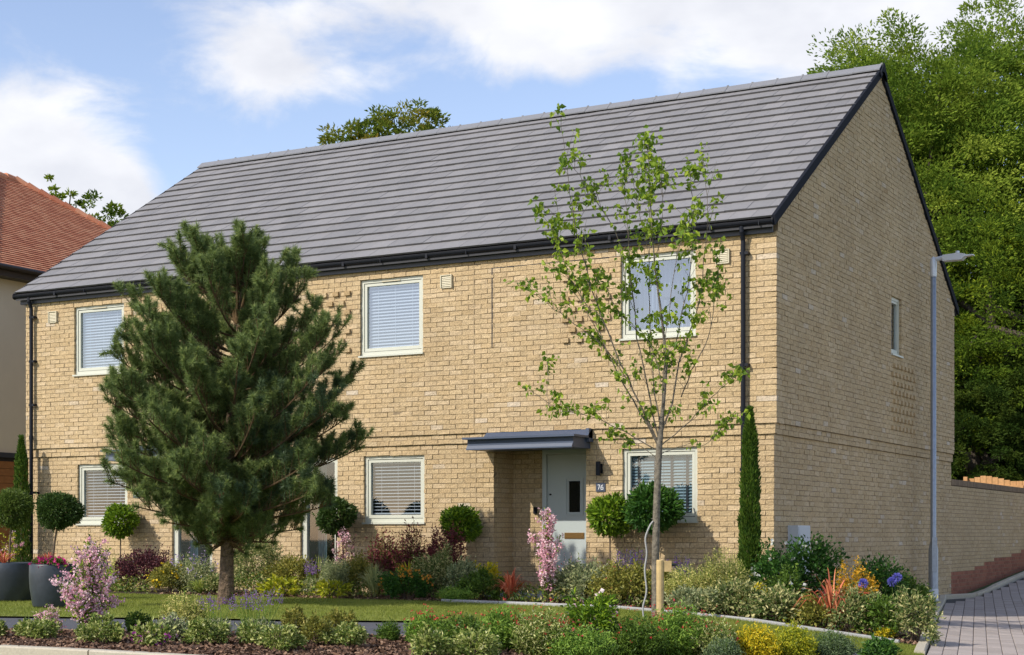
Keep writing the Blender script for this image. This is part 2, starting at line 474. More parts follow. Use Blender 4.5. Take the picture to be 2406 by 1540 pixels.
# kerb stones along the front bed and round the drive
def stone_row(root, name, P, w, hgt, lift, length, m, gap=.006, jit=.002):
    P = np.asarray(P, float); d = np.r_[0, np.cumsum(np.linalg.norm(np.diff(P, axis=0), axis=1))]
    n = int(d[-1]/length)
    out = []
    for q in range(n):
        a, b = q*length, (q+1)*length-gap
        pa = np.array([np.interp(a, d, P[:, 0]), np.interp(a, d, P[:, 1])]); pb = np.array([np.interp(b, d, P[:, 0]), np.interp(b, d, P[:, 1])])
        t = (pb-pa)/np.linalg.norm(pb-pa); nn = np.array([-t[1], t[0]])*w/2
        V = []
        for z in (-.25, None):
            for pp, sg in ((pa, 1), (pb, 1), (pb, -1), (pa, -1)):
                xy = pp+nn*sg; zz = float(h(pp[0], pp[1]))+(lift if z is None else z)
                V.append([xy[0], xy[1], zz])
        V = np.array(V)
        # chamfered top
        top = V[4:].copy(); top[:, 2] += .012
        cen = top.mean(0); top[:, :2] = cen[:2]+(top[:, :2]-cen[:2])*np.array([.995, .995])
        c2 = [pa+nn*.8, pb+nn*.8, pb-nn*.8, pa-nn*.8]
        for ii in range(4): top[ii, :2] = c2[ii]
        VV = np.vstack([V, top])+RNG.normal(0, jit, (1, 3))
        F = [[0,1,5,4],[1,2,6,5],[2,3,7,6],[3,0,4,7],[4,5,9,8],[5,6,10,9],[6,7,11,10],[7,4,8,11],[8,9,10,11]]
        mb = MB(); mb.add(VV, F, RNG.random())
        out.append(mb.build(name, m, root))
    return out
kr = thing('front_kerb', 'pale buff concrete kerb at the front edge of the bark mulch bed', 'kerb', (0, 0, 0))
stone_row(kr, 'kerb_stone', L4[1:6], .13, .2, .03, .9, M['kerb'])
K1 = [(kerbx(y)-.07, y) for y in np.linspace(-3.2, 9.3, 14)]
K1 += [(.55, 9.9), (.46, 11), (.42, 13), (.42, 16.5), (.42, 22)]
kr = thing('driveway_kerb', 'buff kerb stones dividing the right hand flower bed from the paved driveway', 'kerb')
stone_row(kr, 'kerb_stone', K1, .12, .2, .03, .9, M['kerb'])
kr = thing('bed_edging', 'narrow pale grey concrete edging between the lawn and the house flower bed', 'garden edging')
stone_row(kr, 'edging_stone', [(-3.9, -2.34), (2.66, -2.34)], .06, .2, .030, .9, M['edging'])

# driveway of blocks laid in rows that run up the slope
DD = np.array([-.2236, .9746]); DN = np.array([.9746, .2236])
O = np.array([kerbx(-2.4), -2.4])
drv, _ = sheet('driveway', [(kerbx(y)+.0, y) for y in (-9, -2.4, 9.3)]+[(.5, 11), (.45, 30)], [(10, -9), (9, -2.4), (8, 9.3), (8, 11), (8, 30)], -.045, M['joint'], 80, 10)
tag(drv, kind='structure')
cand = []
for r in range(0, 46):
    t0 = .01+r*.163
    for q in range(-16, 150):
        s0 = (q+(.5 if r % 2 else 0))*.243 - .5*0
        if s0 < -3.6: continue
        c = O+DN*(t0+.08)+DD*(s0+.12)
        if c[0] < .62 or (c[1] > 9.0 and c[0] < .62): continue
        cand.append((c[0], c[1], s0, t0))
cand = np.array(cand)
dist = np.hypot(cand[:, 0]-CAMX, cand[:, 1]-CAMY)
uu = 1203+FL*((cand[:, 0]-CAMX)*RIGHT[0]+(cand[:, 1]-CAMY)*RIGHT[1])/((cand[:, 0]-CAMX)*FWD[0]+(cand[:, 1]-CAMY)*FWD[1])
zz = h(cand[:, 0], cand[:, 1])
vv = YH-(zz-EYE)*FL/((cand[:, 0]-CAMX)*FWD[0]+(cand[:, 1]-CAMY)*FWD[1])
vis = (uu > 2195) & (uu < 2412) & (vv < 1545)
order = np.argsort(np.where(vis, dist, 1e3+dist))
pvar = []
def pav_mesh(tone):
    mb = MB(); a, b = .0785, .1185
    c = .006
    V = []
    for z, e in ((-.05, 0), (-.005, 0), (0.0, c)):
        for sx, sy in ((-1,-1),(1,-1),(1,1),(-1,1)): V.append([sx*(a-e), sy*(b-e), z])
    F = [[0,1,5,4],[1,2,6,5],[2,3,7,6],[3,0,4,7],[4,5,9,8],[5,6,10,9],[6,7,11,10],[7,4,8,11],[8,9,10,11]]
    mb.add(V, F, tone); return mb
for q in range(8): pvar.append(pav_mesh(q/7.0).mesh('paver', M['paver']))
rest = MB(); prz = math.atan2(DN[1], DN[0])
base = pav_mesh(.5)
bV = np.vstack(base.V); bF = np.vstack(base.Q)
cr_, sr_ = cos(prz), sin(prz)
VV = []; FF = []; TT = []
for kk, ci in enumerate(order):
    x, y, s0, t0 = cand[ci]
    z = float(zz[ci])+RNG.normal(0, .0015)
    g1 = float(h(x+DD[0]*.3, y+DD[1]*.3)-h(x-DD[0]*.3, y-DD[1]*.3))/.6
    g2 = float(h(x+DN[0]*.3, y+DN[1]*.3)-h(x-DN[0]*.3, y-DN[1]*.3))/.6
    if kk < 300:
        o = inst('paver', pvar[int(RNG.integers(8))], drv, (x, y, z), (math.atan(g1), -math.atan(g2), prz))
        continue
    Vr = np.c_[bV[:, 0]*cr_-bV[:, 1]*sr_+x, bV[:, 0]*sr_+bV[:, 1]*cr_+y, bV[:, 2]+z+g1*bV[:, 1]+g2*bV[:, 0]]
    VV.append(Vr); FF.append(bF+len(VV)*12-12); TT.append(np.full(12, RNG.random()))
rest.add(np.vstack(VV), np.vstack(FF), np.concatenate(TT))
tag(rest.build('paver', M['paver'], drv), kind='stuff')

# bark chips and lawn blades
def scatter_strip(A, B, n):
    A = np.asarray(A, float); B = np.asarray(B, float)
    def at(P, t):
        d = np.r_[0, np.cumsum(np.linalg.norm(np.diff(P, axis=0), axis=1))]; d /= d[-1]
        return np.c_[np.interp(t, d, P[:, 0]), np.interp(t, d, P[:, 1])]
    t = RNG.random(n); w = RNG.random(n)[:, None]
    return at(A, t)*(1-w)+at(B, t)*w
def uvof(x, y, z):
    dx, dy = x-CAMX, y-CAMY
    Zd = dx*FWD[0]+dy*FWD[1]
    return 1203+FL*(dx*RIGHT[0]+dy*RIGHT[1])/Zd, YH-(z-EYE)*FL/Zd, Zd
def blades(C, D_, L, wd, tone):
    """tapering triangles"""
    n = len(C); D_ = D_/(np.linalg.norm(D_, axis=1)[:, None]+1e-9)
    R = RNG.normal(size=(n, 3)); S = np.cross(D_, R); S /= np.linalg.norm(S, axis=1)[:, None]+1e-9
    wd = np.broadcast_to(wd, (n,))[:, None]; L = np.broadcast_to(L, (n,))[:, None]
    V = np.stack([C-S*wd/2, C+S*wd/2, C+D_*L], 1).reshape(-1, 3)
    return V, np.arange(3*n).reshape(-1, 3), np.repeat(np.broadcast_to(tone, (n,)), 3)
def chips(P, name, label, parent=None, s=1.0):
    z = h(P[:, 0], P[:, 1])
    n = len(P)
    C = np.c_[P, z+RNG.uniform(.0, .03, n)]
    a = RNG.normal(size=(n, 3)); a[:, 2] *= .35; a /= np.linalg.norm(a, axis=1)[:, None]
    b = np.cross(a, RNG.normal(size=(n, 3))*[.4, .4, 1]); b /= np.linalg.norm(b, axis=1)[:, None]
    l = RNG.uniform(.012, .035, n)[:, None]*s; w = RNG.uniform(.006, .015, n)[:, None]*s
    V = np.stack([C-a*l-b*w*.6, C+a*l*.8-b*w, C+a*l+b*w*.7, C-a*l*.7+b*w], 1).reshape(-1, 3)
    mb = MB(); mb.add(V, np.arange(4*n).reshape(-1, 4), np.repeat(RNG.random(n)**1.4, 4))
    return tag(mb.build(name, M['chips'], parent), kind='stuff')
P = scatter_strip(L3, L4, 60000)
u_, v_, _z = uvof(P[:, 0], P[:, 1], h(P[:, 0], P[:, 1]))
P = P[(u_ > -40) & (u_ < 2450) & (v_ < 1560)]
chips(P, 'bark_mulch', '')
tag(bpy.context.scene.objects['bark_mulch'], 'brown bark chips covering the front flower bed beside the kerb', 'mulch')
P = scatter_strip([(-9, -2.3), (2.6, -2.3)], [(-9, -1.2), (2.4, -1.2)], 14000)
o = chips(P, 'bark_mulch', ''); tag(o, 'brown bark chips under the plants in front of the brick house', 'mulch')

P = scatter_strip(L1, L2, 260000)
zz_ = h(P[:, 0], P[:, 1])
u_, v_, Z_ = uvof(P[:, 0], P[:, 1], zz_)
ok = (u_ > -60) & (u_ < 2460) & (v_ < 1560)
P = P[ok]; zz_ = zz_[ok]
n = len(P)
# clumps of lighter and darker turf
tn = np.clip(.5+.25*np.sin(P[:, 0]*2.3+np.sin(P[:, 1]*3.1))*np.sin(P[:, 1]*4.1+1)+RNG.normal(0, .22, n), 0, 1)
Dv = np.c_[RNG.normal(0, .45, n), RNG.normal(0, .45, n), np.ones(n)]
V, F, T = blades(np.c_[P, zz_-.01], Dv, RNG.uniform(.02, .045, n), .006, tn)
mb = MB(); mb.add(V, F, T)
tag(mb.build('grass', M['grass'], None), 'short mown green grass of the lawn strip', 'grass', kind='stuff')
del V, F, T

# ------------------------------------------------------------------ the brick house pair
XL, WD = -14.1, 9.84
RZ, RS = 8.47, 0.645           # ridge height, roof slope
EY = -0.20                     # eave overhang
house = thing('semi_detached_house', 'pale buff brick semi-detached house pair with a steep grey tiled roof and black gutters', 'house')
def snap(z): return 2.39+.075*round((z-2.39)/.075)
OPEN = dict(W1=(-12.93, -11.76, 3.69, 4.84), W2=(-6.83, -5.65, 3.69, 4.84), W3=(-2.29, -1.12, 3.69, 4.84),
            W4=(-12.91, -11.74, 1.06, 2.07), W5=(-6.80, -5.66, 1.06, 2.07), W6=(-2.29, -1.12, 1.06, 2.07),
            DA=(-10.74, -9.86, -.05, 2.09), TA=(-8.04, -7.30, -.05, 2.09), RB=(-4.43, -2.87, -.4, 2.13))
OPEN = {k: (a, b, snap(c), snap(d)) for k, (a, b, c, d) in OPEN.items()}
GOPEN = {'G1': (5.55, 6.17, snap(3.90), snap(4.86))}
REC = (50, 51, 50, 51)
def off(z):
    return 0.0 if z < 2.235 else (.03 if z < 2.385 else .06)
def fo(s, z):
    return off(z)-(.02 if REC[0] < s < REC[1] and REC[2]-.01 < z < REC[3] else 0)
def gtop(y): return 5.27+RS*min(y, WD-y)

def mortar_cells(mb, kind, plane, s0, s1, zc, openings, offf, top=None, thick=.25, cuts=()):
    ss = {s0, s1} | set(cuts); zs = set(zc)
    for o in openings: ss |= {o[0], o[1]}; zs |= {o[2], o[3]}
    zc = sorted(zc)
    ss = sorted(x for x in ss if s0 <= x <= s1); zs = sorted(z for z in zs if zc[0] <= z <= zc[-1])
    for a, b in zip(ss[:-1], ss[1:]):
        for c, d in zip(zs[:-1], zs[1:]):
            ms, mz = (a+b)/2, (c+d)/2
            if any(o[0] < ms < o[1] and o[2] < mz < o[3] for o in openings): continue
            p = offf(ms, mz)
            if kind == 'front': mb.box(a, b, plane-p, plane+thick, c, d)
            else: mb.box(plane-thick, plane+p, a, b, c, d)
def bricks(kind, plane, s0, s1, z0, z1, openings, offf, topf=None, phase=0.0, depth=.09, ext=.003, toprow=None):
    """courses of stretcher bond; returns list of (lo, hi, full, s, z)"""
    out = []
    k = round((z0-2.39)/.075)
    z = 2.39+.075*k
    row = k
    while z < z1-.02:
        zb = min(z+.066, z1)
        ivs = [(s0, s1)]
        if topf:
            ys = [y for y in np.linspace(s0, s1, 400) if topf(y) > z+.05]
            if not ys: break
            ivs = [(min(ys), max(ys))]
        for o in openings:
            if o[2]-.01 <= z < o[3]-.02:
                nv = []
                for a, b in ivs:
                    if o[1] <= a or o[0] >= b: nv.append((a, b)); continue
                    if o[0] > a: nv.append((a, o[0]+ext))
                    if o[1] < b: nv.append((o[1]-ext, b))
                ivs = nv
        ph = (.1125 if row % 2 else 0)+phase
        for a, b in ivs:
            e = [a]
            q = math.ceil((a-ph+.03)/.225)
            while ph+q*.225 < b-.03:
                e.append(ph+q*.225); q += 1
            e.append(b)
            for j in range(len(e)-1):
                sa = e[j]+(.005 if j else 0); sb2 = e[j+1]-(.005 if j < len(e)-2 else 0)
                if sb2-sa < .02: continue
                p = offf((sa+sb2)/2, z+.03)+.007+float(RNG.normal(0, .0012))
                if kind == 'front': lo = (sa, plane-p, z); hi = (sb2, plane+depth, zb)
                else: lo = (plane-depth, sa, z); hi = (plane+p, sb2, zb)
                out.append((lo, hi, abs(sb2-sa-.215) < .002 and zb-z > .06, (sa+sb2)/2, z, p))
        z += .075; row += 1
    return out

wall = MB()
mortar_cells(wall, 'front', 0, XL, 0.0, [-.9, 2.235, 2.385, 5.2], list(OPEN.values()), fo)
go = lambda s, z: off(z)
# gable end wall (facing the drive): y from 0.26 so that it butts against the front wall
mortar_cells(wall, 'gable', 0, .25, WD, [-1.0, 2.235, 2.385, 5.27], list(GOPEN.values()), go)
for p, zz0, zz1 in ((0.0, -.9, 2.235), (.03, 2.235, 2.385), (.06, 2.385, 5.2)):
    wall.box(0.0005, p+.0006, 0.0, .25, zz0, zz1)
wall.prism([(.002, 5.27), (WD-.002, 5.27), (WD/2, 5.27+RS*WD/2)], 0, -.25, .06)
# left gable and rear wall, plain
wall.prism([(.25, -.5), (WD-.25, -.5), (WD-.25, 5.27), (WD/2, 5.27+RS*WD/2), (.25, 5.27)], 0, XL, XL+.25)
wall.box(XL, -.25, WD-.25, WD, -.9, 5.2)
wall_o = wall.build('wall', M['mortar'], house)

FB = bricks('front', 0, XL, .0, -.6, 5.03, list(OPEN.values()), fo)
FB = [b for b in FB]
GB = bricks('gable', 0, .001, WD, -.75, 8.5, list(GOPEN.values()), go, topf=lambda y: gtop(y)-.03, phase=.05)
# extend last front brick of each course round the corner
BR = []
for kind, L in (('front', FB), ('gable', GB)):
    for lo, hi, full, s, z, p in L:
        lo = list(lo); hi = list(hi)
        if kind == 'front' and hi[0] > -.001: hi[0] = off(z+.03)+.008; full = False
        if kind == 'gable' and lo[1] < .01: lo[1] = .0005
        if kind == 'gable' and hi[0] < 0.012 and False: pass
        x = (lo[0]+hi[0])/2; y = (lo[1]+hi[1])/2
        BR.append((kind, lo, hi, full, x, y, z))
def tone_b():
    r = RNG.random()
    return float(np.clip(RNG.normal(.48, .13), 0, .82)) if r > .02 else float(RNG.uniform(.88, .96))
DBX = (('front', -4.74), ('front', -7.05))
def dist_cam(x, y, z): return math.hypot(math.hypot(x-CAMX, y-CAMY), z-EYE)
full = [(dist_cam(b[4], b[5], b[6])+(3.5 if b[0] == 'gable' else 0), i) for i, b in enumerate(BR) if b[3] and b[6] > .35]
full.sort()
single = set(i for _, i in full[:300])
brick_meshes = {}
def single_mesh(kind, v):
    if (kind, v) not in brick_meshes:
        mb = MB()
        if kind == 'front': mb.boxes([[-.1075, -.008, 0]], [[.1075, .08, .066]], tone_b(), jit=.0026)
        else: mb.boxes([[-.08, -.1075, 0]], [[.008, .1075, .066]], tone_b(), jit=.0026)
        brick_meshes[(kind, v)] = mb.mesh('brick', M['brick'])
    return brick_meshes[(kind, v)]
los, his, tns = [], [], []
for i, (kind, lo, hi, full_, x, y, z) in enumerate(BR):
    if i in single:
        pos = (x, lo[1]+.008, z) if kind == 'front' else (hi[0]-.008, y, z)
        inst('brick', single_mesh(kind, int(RNG.integers(14))), house, pos)
    else:
        los.append(lo); his.append(hi); tns.append(tone_b())
bm_ = MB(); bm_.boxes(los, his, np.array(tns), jit=.0026)
tag(bm_.build('brick', M['brick'], house), kind='stuff')
# header bricks standing proud in chequered panels
hl, hh, ht = [], [], []
def chequer(kind, s0, s1, z0, z1):
    k0 = round((snap(z0)-2.39)/.075)
    for r, k in enumerate(range(k0, int((z1-2.39)/.075), 2)):
        s = s0+(.1125 if r % 2 else 0)
        while s+.104 <= s1+.02:
            z = 2.39+.075*k
            hl_ = (s, -.06-.048, z) if kind == 'front' else (.05, s, z)
            hh_ = (s+.103, -.05, z+.066) if kind == 'front' else (.06+.045, s+.103, z+.066)
            hl.append(hl_); hh.append(hh_)
            s += .225
chequer('front', -11.66, -10.75, 3.74, 4.78)
chequer('front', -7.78, -6.92, 3.74, 4.78)
chequer('front', -3.22, -2.36, 3.70, 4.70)
chequer('gable', 5.55, 7.0, 2.62, 3.80)
hm = {}
for lo, hi in zip(hl, hh):
    kind = 'f' if hi[0]-lo[0] > .09 else 'g'
    v = (kind, int(RNG.integers(6)))
    if v not in hm:
        mb = MB(); mb.boxes([[0, 0, 0]], [[hi[0]-lo[0], hi[1]-lo[1], .066]], tone_b()*.7, jit=.001); hm[v] = mb.mesh('header_brick', M['brick'])
    # panel in front of the recess sits further back
    yy = lo[1]+(.02 if (kind == 'f' and REC[0] < lo[0] < REC[1]) else 0)
    inst('header_brick', hm[v], house, (lo[0], yy, lo[2]))
jt = MB()
jt.box(-4.746, -4.734, -.069, .0, 2.4, 5.0)
jt.box(-4.746, -4.734, -.009, .02, -.3, 2.23)
jt.build('movement_joint', M['mastic'], house)

jt = MB(); jt.box(-4.43, -4.412, -.0695, .0, snap(3.69), snap(4.86)); jt.box(-4.412, -2.29, -.0690, .0, snap(4.86)-.010, snap(4.86)+.002)
jt.build('panel_joint', M['tape'], house)
# porch recess of the right hand house
rec = MB()
rec.box(-4.7, -4.43+.0, .0+.25, .85, -.5, 2.2)
rec.box(-4.43, -3.9, .6, .85, -.5, 2.2)
rec.box(-2.87, -2.6, .25, .85, -.5, 2.2)
rec.box(-4.7, -2.6, .25, .85, 2.14, 2.25)
rec.box(-4.43, -2.87, -.05, .9, -.5, -.02)
rec.build('porch_wall', M['mortar'], house)
r1 = bricks('gable', -4.43, .09, .595, -.3, 2.13, [], lambda s, z: 0.0, depth=.0)
r2 = bricks('front', .6, -4.43, -3.9, -.3, 2.13, [], lambda s, z: 0.0, depth=.0)
mb = MB(); mb.boxes([b[0] for b in r1+r2], [b[1] for b in r1+r2], np.array([tone_b() for _ in r1+r2]), jit=.001)
tag(mb.build('porch_brick', M['brick'], house), kind='stuff')

# roof
RA = math.atan(RS)
SL = (WD/2-EY)/cos(RA); NR = 18; G = SL/NR
X0, X1 = XL-.13, .085
NT = 43; TW = (X1-X0)/NT
ez = RZ-RS*(WD/2-EY)
roof = MB()
th_ = .10
for sgn in (1, -1):
    def yy(y): return y if sgn > 0 else WD-y
    roof.prism([(yy(EY), ez-.02), (yy(WD/2), RZ-.02), (yy(WD/2), RZ-.02-th_), (yy(EY), ez-.02-th_)], 0, X0+.02, X1-.02)
roof_o = roof.build('roof', M['tiledark'], house)
def tile_geo(w, tone, mb=None, T=None):
    mb = mb or MB()
    g = G+.05; a = .0022
    V = np.array([[a,.012,.010],[w-a,.012,.010],[w-a,g,-.018],[a,g,-.018],[a,0,.040],[w-a,0,.040],[w-a,g,.004],[a,g,.004]])
    F = [[0,3,2,1],[4,5,6,7],[0,1,5,4],[1,2,6,5],[2,3,7,6],[3,0,4,7]]
    if T is not None: V = T(V)
    mb.add(V, F, tone); return mb
tmesh = [tile_geo(TW, q/9.).mesh('roof_tile', M['tile']) for q in range(10)]
tl = []
for r in range(NR):
    for q in range(NT+1):
        xa = X0+(q-(.5 if r % 2 else 0))*TW; xb = xa+TW
        xa2, xb2 = max(xa, X0), min(xb, X1)
        if xb2-xa2 < .02: continue
        tl.append((r, xa2, xb2, abs(xb2-xa2-TW) < .001))
dd = sorted([(dist_cam((t[1]+t[2])/2, EY+t[0]*G*cos(RA), ez+t[0]*G*sin(RA)), i) for i, t in enumerate(tl) if t[3]])
near = set(i for _, i in dd[:300])
rest = MB()
for i, (r, xa, xb, f_) in enumerate(tl):
    y = EY+r*G*cos(RA); z = ez+r*G*sin(RA); dz = RNG.normal(0, .0015)
    if i in near:
        inst('roof_tile', tmesh[int(np.clip(RNG.normal(5, 2), 0, 9))], roof_o, (xa, y, z+dz), (RA, 0, 0))
    else:
        T = lambda V: np.c_[V[:, 0]+xa, y+V[:, 1]*cos(RA)-V[:, 2]*sin(RA), z+dz+V[:, 1]*sin(RA)+V[:, 2]*cos(RA)]
        tile_geo(xb-xa, float(np.clip(RNG.normal(.5, .2), 0, 1)), rest, T)
for r in range(NR):     # rear slope in simple courses
    y = EY+r*G*cos(RA); z = ez+r*G*sin(RA)
    T = lambda V: np.c_[V[:, 0]+X0, WD-(y+V[:, 1]*cos(RA)-V[:, 2]*sin(RA)), z+V[:, 1]*sin(RA)+V[:, 2]*cos(RA)]
    tile_geo(X1-X0, .5, rest, T)
tag(rest.build('roof_tile', M['tile'], roof_o), kind='stuff')
rm = MB()
rl = .44
for sgn in (1, -1):
    V = []
    for x in (0, rl):
        for yy_, z_ in ((0, .075), (sgn*.15, -.045), (sgn*.145, -.065), (0, .05)):
            V.append([x, yy_, z_])
    F = [[0, 4, 5, 1], [1, 5, 6, 2], [2, 6, 7, 3], [0, 1, 2, 3], [4, 7, 6, 5]]
    rm.add(V, F, .5)
rm.boxes([[rl-.02, -.01, .06]], [[rl+.012, .01, .088]], .2)
rme = rm.mesh('ridge_tile', M['ridge'])
nrt = 32; pr = (X1-X0+.02)/nrt
for q in range(nrt):
    o = inst('ridge_tile', rme, roof_o, (X0-.01+q*pr, WD/2, RZ+.03+RNG.normal(0, .002))); o.scale = ((pr-.006)/rl, 1, 1)
# verges
vg = MB()
for sgn in (1, -1):
    f_ = (lambda y: y) if sgn > 0 else (lambda y: WD-y)
    vg.prism([(f_(EY-.03), ez+.03), (f_(WD/2), RZ+.045), (f_(WD/2), RZ-.095), (f_(EY+.0), ez-.10)], 0, X1-.03, X1+.02)
vg.prism([(WD/2-.17, RZ-.07), (WD/2, RZ+.115), (WD/2+.17, RZ-.07), (WD/2+.17, RZ-.16), (WD/2, RZ-.04), (WD/2-.17, RZ-.16)], 0, X1+.028, X1+.05)
M['verge'] = mat('dark_verge_trim', (.014,.016,.022), .8, spec=.08)
vg.build('verge_trim', M['verge'], roof_o)
vg = MB(); vg.prism([(EY, ez+.03), (WD/2, RZ+.03), (WD/2, RZ-.10), (EY, ez-.10)], 0, X0-.02, X0+.0); vg.build('verge_trim', M['tiledark'], roof_o)
# eave boards and gutter
fa = MB(); fa.box(XL-.08, .03, -.125, -.105, 4.985, 5.17); fa.box(XL-.08, .03, -.107, .0, 4.99, 5.005)
fa.build('fascia_board', M['fascia'], house)
fa = MB(); fa.box(XL-.08, .03, WD+.1, WD+.12, 4.985, 5.17); fa.box(XL-.08, .03, WD, WD+.11, 4.99, 5.005)
fa.build('fascia_board', M['fascia'], house)
gt = MB()
a_ = np.linspace(pi, 2*pi, 9)
prof = [(-.187+.062*cos(t), 5.145+.062*sin(t)) for t in a_]+[(-.187+.055*cos(t), 5.145+.055*sin(t)) for t in a_[::-1]]
k_ = len(prof)
V = [[x, p[0], p[1]] for x in (X0-.02, X1-.02) for p in prof]
gt.add(V, [[i_, (i_+1) % k_, k_+(i_+1) % k_, k_+i_] for i_ in range(k_)], .5)
for x in (X0-.02, X1-.02):
    gt.tube([[x-.006, -.187, 5.13], [x+.006, -.187, 5.13]], .06, 12)
for x in np.arange(X0+1.0, X1, 1.55):
    gt.box(x-.02, x+.02, -.251, -.12, 5.078, 5.148)
    gt.box(x+.7, x+.712, -.2505, -.12, 5.079, 5.148)
gutter = gt.build('gutter', M['black'], house)
def downpipe(x, brk):
    d = MB(); d.tube([[x, -.187, 5.09], [x, -.187, 5.02], [x, -.135, 4.9], [x, -.135, -.3]], .034, 12)
    for z in (2.55, .1): d.tube([[x, -.135, z], [x, -.135, z+.07]], .042, 12)
    o = d.build('downpipe', M['black'], house, smooth=False)
    for z in brk:
        b = MB(); b.box(x-.045, x+.075, -.155, -.115, z-.02, z+.02); b.box(x+.055, x+.075, -.118, -.004, z-.02, z+.02)
        b.build('pipe_bracket', M['black'], o)
downpipe(-13.9, (4.74, 3.95, 3.17, 1.6)); downpipe(-.39, (4.73, 3.19, 1.75))

def window(x0, x1, z0, z1, glass, trickle=False, kind='blind', name='window', mull=None, foff=None):
    p = -(off(z0+.3) if foff is None else foff)
    yf = p+.035
    z0 = z0+.002
    fr = MB()
    def ring(a, b, c, d, w, ya, yb, wb=None):
        wb = wb or w
        fr.box(a, b, ya, yb, d-w, d); fr.box(a, b, ya, yb, c, c+wb)
        fr.box(a, a+w, ya, yb, c+wb, d-w); fr.box(b-w, b, ya, yb, c+wb, d-w)
    ring(x0+.004, x1-.004, z0, z1-.004, .05, yf, yf+.09, .06)
    ring(x0+.062, x1-.062, z0+.068, z1-.062, .042, yf+.012, yf+.075, .05)
    fr.box(x0+.054, x1-.054, yf+.022, yf+.07, z0+.06, z1-.054) if False else None
    fo_ = fr.build(name, M['cream'], house)
    pa = MB(); pa.add([[x0+.10, yf+.042, z0+.115], [x1-.10, yf+.042, z0+.115], [x1-.10, yf+.042, z1-.10], [x0+.10, yf+.042, z1-.10]], [[0, 1, 2, 3]])
    pa.build('pane', glass, fo_)
    si = MB(); si.box(x0-.012, x1+.012, p-.038, yf+.0, z0-.028, z0-.001)
    si.build('sill', M['cream'], fo_)
    if trickle:
        t = MB(); xm = x0+(x1-x0)*.48
        t.box(xm-.17, xm+.17, yf-.012, yf+.001, z1-.053, z1-.036); t.build('trickle_vent', M['vent'], fo_)
    return fo_, x0+.09, x1-.09, z0+.10, z1-.09, yf
def blind(fo_, a, b, c, d, yf, pitch=.044, dz=.012, mat_=None, drop=0, lip=.004, dep=.03):
    n = int((d-c-drop)/pitch); z = d-.03-np.arange(n)*pitch
    mb = MB(); ys = yf+.085
    for zi in z:
        mb.add([[a, ys+.0, zi], [b, ys, zi], [b, ys+dep, zi+dz], [a, ys+dep, zi+dz]], [[0, 1, 2, 3]])
        mb.add([[a, ys-.001, zi-lip], [a, ys-.001, zi+.001], [b, ys-.001, zi+.001], [b, ys-.001, zi-lip]], [[0, 1, 2, 3]])
    mb.box(a, b, ys, ys+.03, c+drop+.0, c+drop+.022); mb.box(a, b, ys, ys+.035, d-.03, d+.02)
    for t in (.18, .5, .82): mb.box(a+(b-a)*t-.002, a+(b-a)*t+.002, ys-.002, ys, c+drop, d)
    mb.build('venetian_blind', mat_ or M['blind'], fo_)
for k in ('W1', 'W2'):
    w_ = window(*OPEN[k], M['glassup'], True); blind(*w_, dz=.024, pitch=.05)
for k in ('W4', 'W5'):
    w_ = window(*OPEN[k], M['glassdn']); blind(*w_, dz=.004, drop=.03, pitch=.052, lip=.009, dep=.008)
w_ = window(*OPEN['W6'], M['glassdn']); blind(*w_, dz=.034, mat_=M['blindg'])
f_, a, b, c, d, yf = w_
tp = MB()
for t in (.12, .38, .64, .88): tp.box(a+(b-a)*t-.018, a+(b-a)*t+.018, yf+.078, yf+.082, c, d)
tp.build('blind_tape', M['tape'], f_)
f_, a, b, c, d, yf = window(*OPEN['W3'], M['glassup'], False)
cu = MB()
n = 50; xs = np.linspace(a, b, n); ys = yf+.35+.04*np.sin(np.arange(n)*1.9)
V = np.r_[np.c_[xs, ys, np.full(n, c)], np.c_[xs, ys, np.full(n, d)]]
cu.add(V, [[i_, i_+1, n+i_+1, n+i_] for i_ in range(n-1)], np.tile(RNG.random(n), 2)*.6)
cu.build('curtain', M['curtain'], f_)
lp = MB(); lp.lathe([(.0, .30), (.09, .30), (.15, .12), (.13, .12), (0, .14)], 16, c=((a+b)/2+.1, yf+.22, c+.35)); lp.lathe([(.012, -.1), (.012, .2)], 8, c=((a+b)/2+.1, yf+.22, c+.25))
lp.build('lamp_shade', M['tape'], f_)
# gable window
def gable_window():
    y0, y1, z0, z1 = GOPEN['G1']; fr = MB(); xf = .06-.035
    def ring(a, b, c, d, w, xa, xb):
        fr.box(xa, xb, a, b, d-w, d); fr.box(xa, xb, a, b, c, c+w); fr.box(xa, xb, a, a+w, c+w, d-w); fr.box(xa, xb, b-w, b, c+w, d-w)
    ring(y0+.004, y1-.004, z0+.002, z1-.004, .05, xf-.07, xf); ring(y0+.056, y1-.056, z0+.056, z1-.056, .04, xf-.06, xf-.012)
    o = fr.build('window', M['cream'], house)
    pa = MB(); pa.add([[xf-.042, y0+.09, z0+.09], [xf-.042, y1-.09, z0+.09], [xf-.042, y1-.09, z1-.09], [xf-.042, y0+.09, z1-.09]], [[0, 1, 2, 3]]); pa.build('pane', M['glassdn'], o)
    si = MB(); si.box(xf, .10, y0-.012, y1+.012, z0-.028, z0); si.build('sill', M['cream'], o)
    bl = MB(); bl.box(xf-.16, xf-.15, y0+.05, y1-.05, z0+.05, z1-.05); bl.build('blind', mat('slate_blind', (.10, .15, .17), .7), o)
gable_window()
